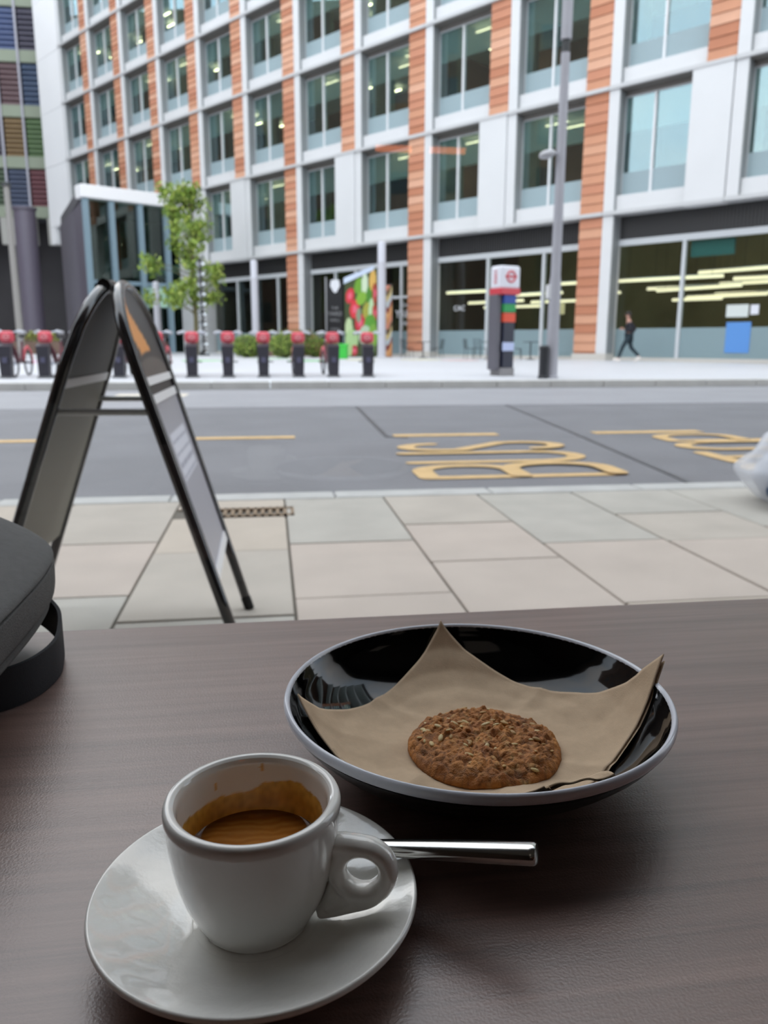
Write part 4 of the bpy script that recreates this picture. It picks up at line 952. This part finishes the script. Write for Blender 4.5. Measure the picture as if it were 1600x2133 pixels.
# ------------------------------------------------------------------ table
def spline(pts, n=6):
    out = []
    P_ = [pts[0]]+list(pts)+[pts[-1]]
    for i in range(1, len(P_)-2):
        p0, p1, p2, p3 = [Vector(p) for p in P_[i-1:i+3]]
        for j in range(n):
            t = j/n
            out.append(0.5*((2*p1)+(p2-p0)*t+(2*p0-5*p1+4*p2-p3)*t*t+(-p0+3*p1-3*p2+p3)*t*t*t))
    out.append(Vector(pts[-1])); return out
def spl2(pts, n=6): return [(max(0.0, p.x), p.y) for p in [Vector((q.x, q.y)) for q in spline([Vector((a, b, 0)) for a, b in pts], n)]]

wood = wood_table()
tab = thing('cafe_table', 'dark walnut laminate café table by the window', 'table', (0.1, 0.17, FL))
MB().bbox(-0.95, 0.95, -0.40, 0.417, TZ-FL-0.03, TZ-FL, 0.0025).obj('table_top', wood, tab)
for sx in (-1, 1):
    for sy in (-1, 1): MB().bbox(sx*0.82-0.025, sx*0.82+0.025, 0.01+sy*0.32-0.025, 0.01+sy*0.32+0.025, 0, TZ-FL-0.03, 0.004).obj('leg', black_metal, tab)
MB().box(-0.82, 0.82, -0.31, 0.33, TZ-FL-0.07, TZ-FL-0.03).obj('apron', black_metal, tab)

# ------------------------------------------------------------------ saucer, cup, espresso, spoon
porc = mat('white_porcelain', 'ebe9e4', 0.07, coat=0.6, var=0.0)
sauc_m = mat('saucer_porcelain', 'f6f5f0', 0.14, coat=0.9, bump=0.05, bscale=160)
CX, CY = -0.0103, 0.2560
sa = MB().lathe(spl2([(0, .6415), (.026, .6415), (.028, .6402), (.0305, .6405), (.032, .643), (.045, .6485), (.0555, .6535), (.0581, .6556), (.0583, .6568), (.0576, .6578), (.0558, .6572), (.046, .6525), (.034, .6480), (.0275, .6464), (.0232, .6458), (.020, .6456), (0, .6456)], 5), 128,
        M=Matrix.Translation((CX, 0.2557, 0))).obj('saucer', sauc_m, None, smooth=60)
tag(sa, 'round white saucer under the espresso cup', 'saucer')
cup = thing('espresso_cup', 'small white porcelain espresso cup standing on the white saucer', 'cup', (CX, CY, 0.6456))
outer = spl2([(0, .0014), (.0165, .0014), (.0178, .0002), (.0196, .0004), (.0206, .0022), (.0234, .0075), (.0262, .0145), (.0284, .0235), (.0299, .0335), (.0307, .0415), (.0311, .0450), (.0309, .0468), (.0300, .0480), (.0284, .0482), (.0272, .0474)], 5)
inner = spl2([(.0272, .0474), (.0264, .0452), (.0261, .0410), (.0254, .0330), (.0238, .0230), (.0195, .0135), (.012, .0095), (0.0005, .0090)], 14)
def stain_z(th):
    d = (math.degrees(th)+360) % 360
    b = max(0, cos(radians((d-52)*2.3))) if 12 < d < 92 else 0
    return 0.0352+0.0046*b**0.6+0.0012*noise.noise(Vector((cos(th)*3, sin(th)*3, 0)))+0.0007*noise.noise(Vector((cos(th)*11, sin(th)*11, 5)))
path = outer+inner[1:]; no_ = len(outer); NA = 160
cb = MB(); wht = lin('e9e8e4'); dk = lin('c58a3a'); lt = lin('e2b45e')
for i, (r, z) in enumerate(path):
    for j in range(NA):
        th = 2*pi*j/NA; c = wht
        if i >= no_:
            k = (stain_z(th)-z)/0.0006
            drip = any(abs(((math.degrees(th)-a+180) % 360)-180) < 1.6*(1-abs((z-0.5*(zl+zh))/(zh-zl))) and zl < z < zh for a, zl, zh in ((84, .0425, .0455), (124, .0385, .0412)))
            f = max(0, min(1, k)); e = max(0, min(1, (stain_z(th)-z)/0.007))
            sc = [lt[q]*(1-e)+dk[q]*e for q in range(3)]
            n_ = 0.9+0.3*noise.noise(Vector((cos(th)*0.03, sin(th)*0.03, z))*380)
            if drip: f = 0.85
            c = tuple(wht[q]*(1-f)+sc[q]*n_*f for q in range(3))+(1,)
        cb.v.append((r*cos(th), r*sin(th), z)); cb.c.append(c)
for i in range(len(path)-1):
    for j in range(NA): cb.f.append((i*NA+j, i*NA+(j+1) % NA, (i+1)*NA+(j+1) % NA, (i+1)*NA+j)); cb.mi.append(0)
cb.obj('body', mat('stained_porcelain', None, 0.07, coat=0.6, attr='tint'), cup, smooth=70, attr=True)
HA = radians(-15); hd_ = Vector((cos(HA), sin(HA), 0)); hn_ = Vector((-sin(HA), cos(HA), 0))
hp3 = lambda r, z: hd_*r+Vector((0, 0, z))
ring = [hp3(.0391+.0093*cos(2*pi*i/40), .0222+.0093*sin(2*pi*i/40)) for i in range(40)]
hm = MB(); hm.tube(ring, 0.0037, 12, closed=True, up=hn_, flat=1.3)
def hbar(pts, r0, r1, flat=1.25):
    q = spline([hp3(r, z) for r, z in pts], 6); n_ = len(q)
    hm.tube(q, [r0+(r1-r0)*i/(n_-1) for i in range(n_)], 12, up=hn_, flat=flat)
hbar(((.0283, .0312), (.0330, .0318), (.0391, .0315)), 0.0040, 0.0037)
hbar(((.0462, .0162), (.0415, .0112), (.0345, .0078), (.0280, .0048), (.0228, .0030)), 0.0040, 0.0020)
hbar(((.0300, .0255), (.0298, .0180), (.0275, .0110), (.0235, .0042)), 0.0034, 0.0022)
hbar(((.0350, .0125), (.0305, .0098), (.0262, .0068)), 0.0040, 0.0034, 1.1)
ho = hm.obj('handle', porc, cup)
rm = ho.modifiers.new('merge', 'REMESH'); rm.mode = 'VOXEL'; rm.voxel_size = 0.0006; rm.use_smooth_shade = True
smm = ho.modifiers.new('soften', 'SMOOTH'); smm.factor = 0.5; smm.iterations = 12
def coffee_mat():
    m = bpy.data.materials.new('espresso_crema'); m.use_nodes = True; nt = m.node_tree; b = nt.nodes['Principled BSDF']
    tc = nd(nt, 'ShaderNodeTexCoord'); wv = nd(nt, 'ShaderNodeTexWave', Scale=90.0, Distortion=9.0, Detail=3.0); wv.wave_type = 'RINGS'; wv.inputs['Detail Scale'].default_value = 0.7
    mp = nd(nt, 'ShaderNodeMapping'); mp.inputs['Location'].default_value = (-0.004, 0.012, 0)
    nt.links.new(tc.outputs['Object'], mp.inputs[0]); nt.links.new(mp.outputs[0], wv.inputs['Vector'])
    r = nd(nt, 'ShaderNodeValToRGB'); r.color_ramp.elements[0].color = lin('a4672a'); r.color_ramp.elements[1].color = lin('b67836')
    nt.links.new(wv.outputs['Fac'], r.inputs['Fac'])
    ln = nd(nt, 'ShaderNodeVectorMath', operation='LENGTH'); nt.links.new(tc.outputs['Object'], ln.inputs[0])
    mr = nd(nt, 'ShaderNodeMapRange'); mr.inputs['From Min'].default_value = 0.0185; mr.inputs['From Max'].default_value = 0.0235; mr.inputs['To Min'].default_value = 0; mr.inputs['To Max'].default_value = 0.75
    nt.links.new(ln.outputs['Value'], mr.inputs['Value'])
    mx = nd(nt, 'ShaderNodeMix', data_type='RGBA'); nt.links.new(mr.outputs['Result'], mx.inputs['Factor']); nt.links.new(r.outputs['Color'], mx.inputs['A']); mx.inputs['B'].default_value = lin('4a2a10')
    nt.links.new(mx.outputs['Result'], b.inputs['Base Color']); b.inputs['Roughness'].default_value = 0.12
    return m
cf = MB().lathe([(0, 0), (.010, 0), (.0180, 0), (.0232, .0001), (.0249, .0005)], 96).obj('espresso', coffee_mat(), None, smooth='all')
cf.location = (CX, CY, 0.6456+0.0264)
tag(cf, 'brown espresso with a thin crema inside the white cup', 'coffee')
sp = thing('teaspoon', 'steel teaspoon lying across the saucer behind the espresso cup', 'spoon')
E0 = Vector((.0895, .2407, .6715)); E1 = Vector((.0441, .2635, .6622)); dr = (E1-E0).normalized()
tip = E0+dr*0.085
sh = MB(); pts = [E0+dr*t for t in (0, 0.0006, 0.002, 0.02, 0.045, 0.065, 0.078, 0.084)]
sh.tube(pts, [.0044, .0050, .0052, .0050, .0044, .0036, .0030, .0028], 28, up=(0, 0, 1), flat=0.72); sh.obj('handle', steel, sp, smooth=50)
Mx = Matrix.Translation(E0+dr*0.099+Vector((0, 0, 0.0022))) @ dr.to_track_quat('X', 'Z').to_matrix().to_4x4()
bw_ = MB()
bw_.grid(lambda u, v: Mx @ Vector((0.017*cos(2*pi*u)*v, 0.0105*sin(2*pi*u)*v, -0.004*(1-v*v))), 32, 8)
bw_.grid(lambda u, v: Mx @ Vector((0.0174*cos(2*pi*u)*v, 0.0109*sin(2*pi*u)*v, -0.004*(1-v*v)-0.0009)), 32, 8)
bw_.obj('bowl', steel, sp, smooth='all')

# ------------------------------------------------------------------ plate, napkin, cookie
PX, PY = 0.0982, 0.3610
pltm = mat('black_glaze', '060607', 0.06, spec=0.42)
plate = thing('plate', 'round shallow plate with a white rim and underside shaded near black, under the brown napkin', 'plate', (PX, PY, 0))
MB().lathe(spl2([(0, .6420), (.042, .6420), (.0445, .6402), (.047, .6405), (.049, .6430), (.062, .6475), (.078, .6570), (.0885, .6660), (.0930, .6712), (.0945, .6735)], 5), 128).obj('underside', mat('shaded_underside', '161618', 0.3), plate, smooth='all')  # deep shade below the rim put into the near-black colour
MB().lathe(spl2([(.0944, .6738), (.0956, .6748), (.0962, .6768), (.0958, .6785), (.0948, .6794), (.0937, .6789), (.0930, .6778)], 6), 160).obj('rim', mat('white_rim', 'dfe3ee', 0.16, coat=0.2), plate, smooth='all')
gl_in = [(.0931, .6780), (.0915, .6748), (.088, .6690), (.080, .6602), (.068, .6528), (.055, .6489), (.040, .6474), (0, .6470)]
MB().lathe(spl2(gl_in, 6), 128).obj('glaze', pltm, plate, smooth='all')
gi = gl_in[::-1]
def bz(r):
    if r >= gi[-1][0]: return gi[-1][1]+(r-gi[-1][0])*1.4
    for (a, za), (b, zb) in zip(gi, gi[1:]):
        if r <= b: return za+(zb-za)*(r-a)/(b-a)
NC = [Vector((.0994, .4512, .6795)), Vector((.1985, .3628, .6870)), Vector((.1057, .2795, .6715)), Vector((.0095, .3700, .6755))]
def nap(u, v, lift=0.0):
    p = NC[0]*(1-u)*(1-v)+NC[1]*u*(1-v)+NC[2]*u*v+NC[3]*(1-u)*v
    p = p+Vector((-0.75, -0.66, 0))*0.015*sin(pi*u)*v**3
    r = sqrt((p.x-PX)**2+(p.y-PY)**2)
    z = max(bz(r*0.97)+0.0016, bz(r)+0.0012)
    for (cu, cv), c, wd, ex in zip(((0, 0), (1, 0), (1, 1), (0, 1)), NC, (0.50, 0.72, 0.42, 0.42), (1.3, 1.0, 1.6, 1.6)):
        d = max(abs(u-cu), abs(v-cv)); k = max(0, 1-d/wd); rc = sqrt((c.x-PX)**2+(c.y-PY)**2)
        z += (c.z-bz(rc*0.97)-0.0016)*k**ex
    # soft creases of the folded paper and a few crumples
    q = Vector((p.x, p.y, 0))
    z += 0.0016*(abs(noise.noise(q*38))+0.4*noise.noise(q*90+Vector((3, 1, 0))))*min(1, r/0.045)
    z += 0.0011*max(0, 1-abs(u-0.5)/0.05)*min(1, r/0.05)+0.0011*max(0, 1-abs(v-0.5)/0.05)*min(1, r/0.05)
    # edges bow a little
    return Vector((p.x, p.y, z+lift))
napm = mat('kraft_napkin', 'cbb295', 0.9, var=0.05, vscale=260, bump=0.10, bscale=1600)
nk = thing('napkin', 'folded brown paper napkin lining the plate, corners standing up over the rim', 'napkin')
def cloth(fn, name, th, n=90):
    m = MB(); m.grid(fn, n, n); o = m.obj(name, napm, nk, smooth='all')
    s = o.modifiers.new('thick', 'SOLIDIFY'); s.thickness = th; s.offset = 1; return o
cloth(lambda u, v: nap(u, v), 'top_layer', 0.0007)
cloth(lambda u, v: nap(min(1, 0.035+0.985*u), 0.02+0.975*v, -0.0009)+Vector((0.002*u, 0.0, 0)), 'under_layer', 0.0005)
# turned-up fold at the front edge, its paper layers side by side
fl_ = MB()
def foldf(u, v):
    a = Vector((.0925, .2840, .6625)); b = Vector((.1345, .2790, .6770))
    p = a.lerp(b, u); h = 0.0042*sin(pi*min(1, u*1.2))*v
    return p+Vector((0.001*v, 0.006*(1-v), h-0.002*(1-v)))+Vector((0, 0, 0.0012*noise.noise(Vector((u*6, v, 2)))))
fl_.grid(foldf, 30, 6); fo_ = fl_.obj('turned_edge', napm, nk, smooth='all'); s = fo_.modifiers.new('thick', 'SOLIDIFY'); s.thickness = 0.0009

KX, KY, KZ, KR = 0.1012, 0.3530, 0.6494, 0.0382
ck = thing('oat_cookie', 'round golden brown oat and seed cookie on the brown napkin', 'cookie')
random.seed(21)
def kshape(th):
    r = 1+0.018*noise.noise(Vector((cos(th)*2, sin(th)*2, 1)))+0.014*noise.noise(Vector((cos(th)*7, sin(th)*7, 3)))
    d = ((math.degrees(th)-84+180) % 360)-180
    if abs(d) < 7: r -= 0.10*(1-abs(d)/7)
    return r
def kz(x, y, rr):
    q = Vector((x, y, 0))
    d1 = noise.voronoi(q*210+Vector((0.3, 0.7, 0)))[0]; d2 = noise.voronoi(q*420+Vector((5, 2, 0)))[0]
    g1 = noise.noise(q*95+Vector((1, 4, 2))); mix = max(0, min(1, 0.5+1.6*noise.noise(q*70+Vector((8, 3, 1)))))
    lump = (1-min(1, d1[0]*1.3))*0.0020*mix+(1-min(1, d2[0]*1.3))*0.0011
    crack = max(0, 0.16-(d1[1]-d1[0]))*0.006*mix+0.0016*max(0, 0.22-abs(g1))/0.22*(1-mix)
    big = 0.0024*noise.noise(q*58)+0.0016*noise.noise(q*190+Vector((2, 2, 9)))+0.0009*noise.noise(q*480)
    edge = sqrt(max(0, 1-rr**5))
    return 0.0010+0.0078*edge+(lump+big-crack)*(0.35+0.65*edge), d1, d2
cm = MB(); ca, cb2, cc2, cd_ = lin('cd8a40'), lin('9a5a26'), lin('e0bd7c'), lin('4e2a10')
NT, NR = 260, 74
for j in range(NR+1):
    for i in range(NT):
        th = 2*pi*i/NT; rr = (j/NR); rr = 1-(1-rr)**1.25; x = KR*rr*kshape(th)*cos(th); y = KR*rr*kshape(th)*sin(th)
        z, d1, d2 = kz(x, y, rr)
        if j == NR: z = 0.001
        n1 = 0.5+0.5*noise.noise(Vector((x, y, 0))*130); n2 = 0.5+0.5*noise.noise(Vector((x, y, 7))*320)
        cl = [ca[k]*(1-n1)+cb2[k]*n1 for k in range(3)]
        wv = max(0, n2-0.55)*2.0*max(0, min(1, 1.25-abs(x+0.3*y+0.002)/0.02)); cl = [cl[k]*(1-wv)+cc2[k]*wv for k in range(3)]
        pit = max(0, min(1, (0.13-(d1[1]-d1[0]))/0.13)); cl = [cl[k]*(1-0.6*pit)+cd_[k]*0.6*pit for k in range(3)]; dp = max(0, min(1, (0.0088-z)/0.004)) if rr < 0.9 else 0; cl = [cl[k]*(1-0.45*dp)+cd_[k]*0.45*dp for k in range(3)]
        tn = 0.75+0.5*noise.noise(Vector((x, y, 3))*700)
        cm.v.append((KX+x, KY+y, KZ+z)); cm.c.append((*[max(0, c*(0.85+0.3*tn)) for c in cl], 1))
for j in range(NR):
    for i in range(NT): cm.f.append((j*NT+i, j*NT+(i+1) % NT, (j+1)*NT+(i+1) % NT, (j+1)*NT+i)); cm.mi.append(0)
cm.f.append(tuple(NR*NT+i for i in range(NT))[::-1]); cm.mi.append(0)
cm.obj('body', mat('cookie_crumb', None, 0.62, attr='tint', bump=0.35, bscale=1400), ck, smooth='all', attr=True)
seedm = [mat('seed_'+str(i), c, 0.5, var=0.08, vscale=300) for i, c in enumerate(('d6bd84', 'dcc590', 'c29c62', 'b8935a'))]
sm_ = [MB().ell((0, 0, 0), (0.0026, 0.0013, 0.0008), 12, 6).mesh('seed', m_, 'all') for m_ in seedm]
def kpt(px, py):
    x, y = px-KX, py-KY; return Vector((px, py, KZ+kz(x, y, min(1, sqrt(x*x+y*y)/KR))[0]))
for i in range(46):
    if i < 9: px, py = ((.0722, .3640), (.0795, .3610), (.0735, .3490), (.0785, .3520), (.0955, .3685), (.1035, .3600), (.1125, .3420), (.0995, .3430), (.0890, .3350))[i]
    else:
        a = random.uniform(0, 2*pi); q = KR*0.93*sqrt(random.random()); px, py = KX+q*cos(a), KY+q*sin(a)
    o = put(sm_[i % 2 if i < 9 else random.randrange(4)], 'seed', ck, kpt(px, py)+Vector((0, 0, 0.0002)), (random.uniform(-0.3, 0.3), random.uniform(-0.4, 0.4), random.uniform(0, pi)))
    k = 1.0 if i < 9 else random.uniform(0.5, 0.95); o.scale = (k, k, k)

# ------------------------------------------------------------------ rucksack with its strap on the table
rk = thing('backpack', 'grey fabric backpack lying on the left end of the table with a black strap loop', 'bag', (-0.31, 0.455, TZ))
fabric = mat('grey_felt_fabric', '6b6b6a', 0.95, var=0.10, vscale=160, bump=0.25, bscale=900)
def bagpt(u, v):
    t = -1+2*v; th = 2*pi*u
    h = (1-abs(t)**(2.3 if t > 0 else 5))**(1/2.2) if abs(t) < 1 else 0
    for t0 in (-0.05, -0.52): h *= 1-0.03*math.exp(-((t-t0)/0.03)**2)
    c, s = cos(th), sin(th); e = 0.62
    x = 0.165*h*math.copysign(abs(c)**e, c); y = 0.185*h*math.copysign(abs(s)**e, s)
    z = 0.075+0.072*t
    if t > -0.2: z += 0.055*(-x/0.165)*(t+0.2)
    k = 1+0.012*noise.noise(Vector((x, y, z))*14)
    return Vector((x*k, y*k, z))
MB().grid(bagpt, 120, 90).obj('body', fabric, rk, smooth='all')
zipm = mat('black_zip', '1d1e20', 0.6)
for v in (0.475, 0.24):
    MB().tube([bagpt(i/120, v)*1.0 for i in range(120)], 0.0022, 6, closed=True).obj('zip', zipm, rk, smooth='all')
web = mat('black_webbing', '1f2127', 0.7, var=0.1, vscale=300, bump=0.2, bscale=1500)
sp_ = spline([Vector(p) for p in ((-0.205, 0.575, 0.030), (-0.175, 0.570, 0.028), (-0.150, 0.545, 0.020), (-0.1415, 0.515, 0.014), (-0.1405, 0.490, 0.013), (-0.148, 0.465, 0.013), (-0.166, 0.448, 0.013), (-0.195, 0.437, 0.013), (-0.25, 0.43, 0.016))], 8)
st = MB()
for k, p in enumerate(sp_):
    t = (sp_[min(k+1, len(sp_)-1)]-sp_[max(k-1, 0)]).normalized(); n = Vector((-t.y, t.x, 0)).normalized(); lean = 0.25
    for a, b in ((-1, -1), (1, -1), (1, 1), (-1, 1)):
        q = p+n*(0.0012*a - 0.0125*b*lean*0)+Vector((0, 0, 0.0125*b))
        st.v.append((q.x-rk.location.x, q.y-rk.location.y, q.z)); st.c.append(st.col)
for k in range(len(sp_)-1):
    for j in range(4): st.f.append((k*4+j, k*4+(j+1) % 4, (k+1)*4+(j+1) % 4, (k+1)*4+j)); st.mi.append(0)
st.f += [(0, 1, 2, 3), tuple(4*(len(sp_)-1)+j for j in (3, 2, 1, 0))]; st.mi += [0, 0]
st.obj('strap', web, rk, smooth=40)
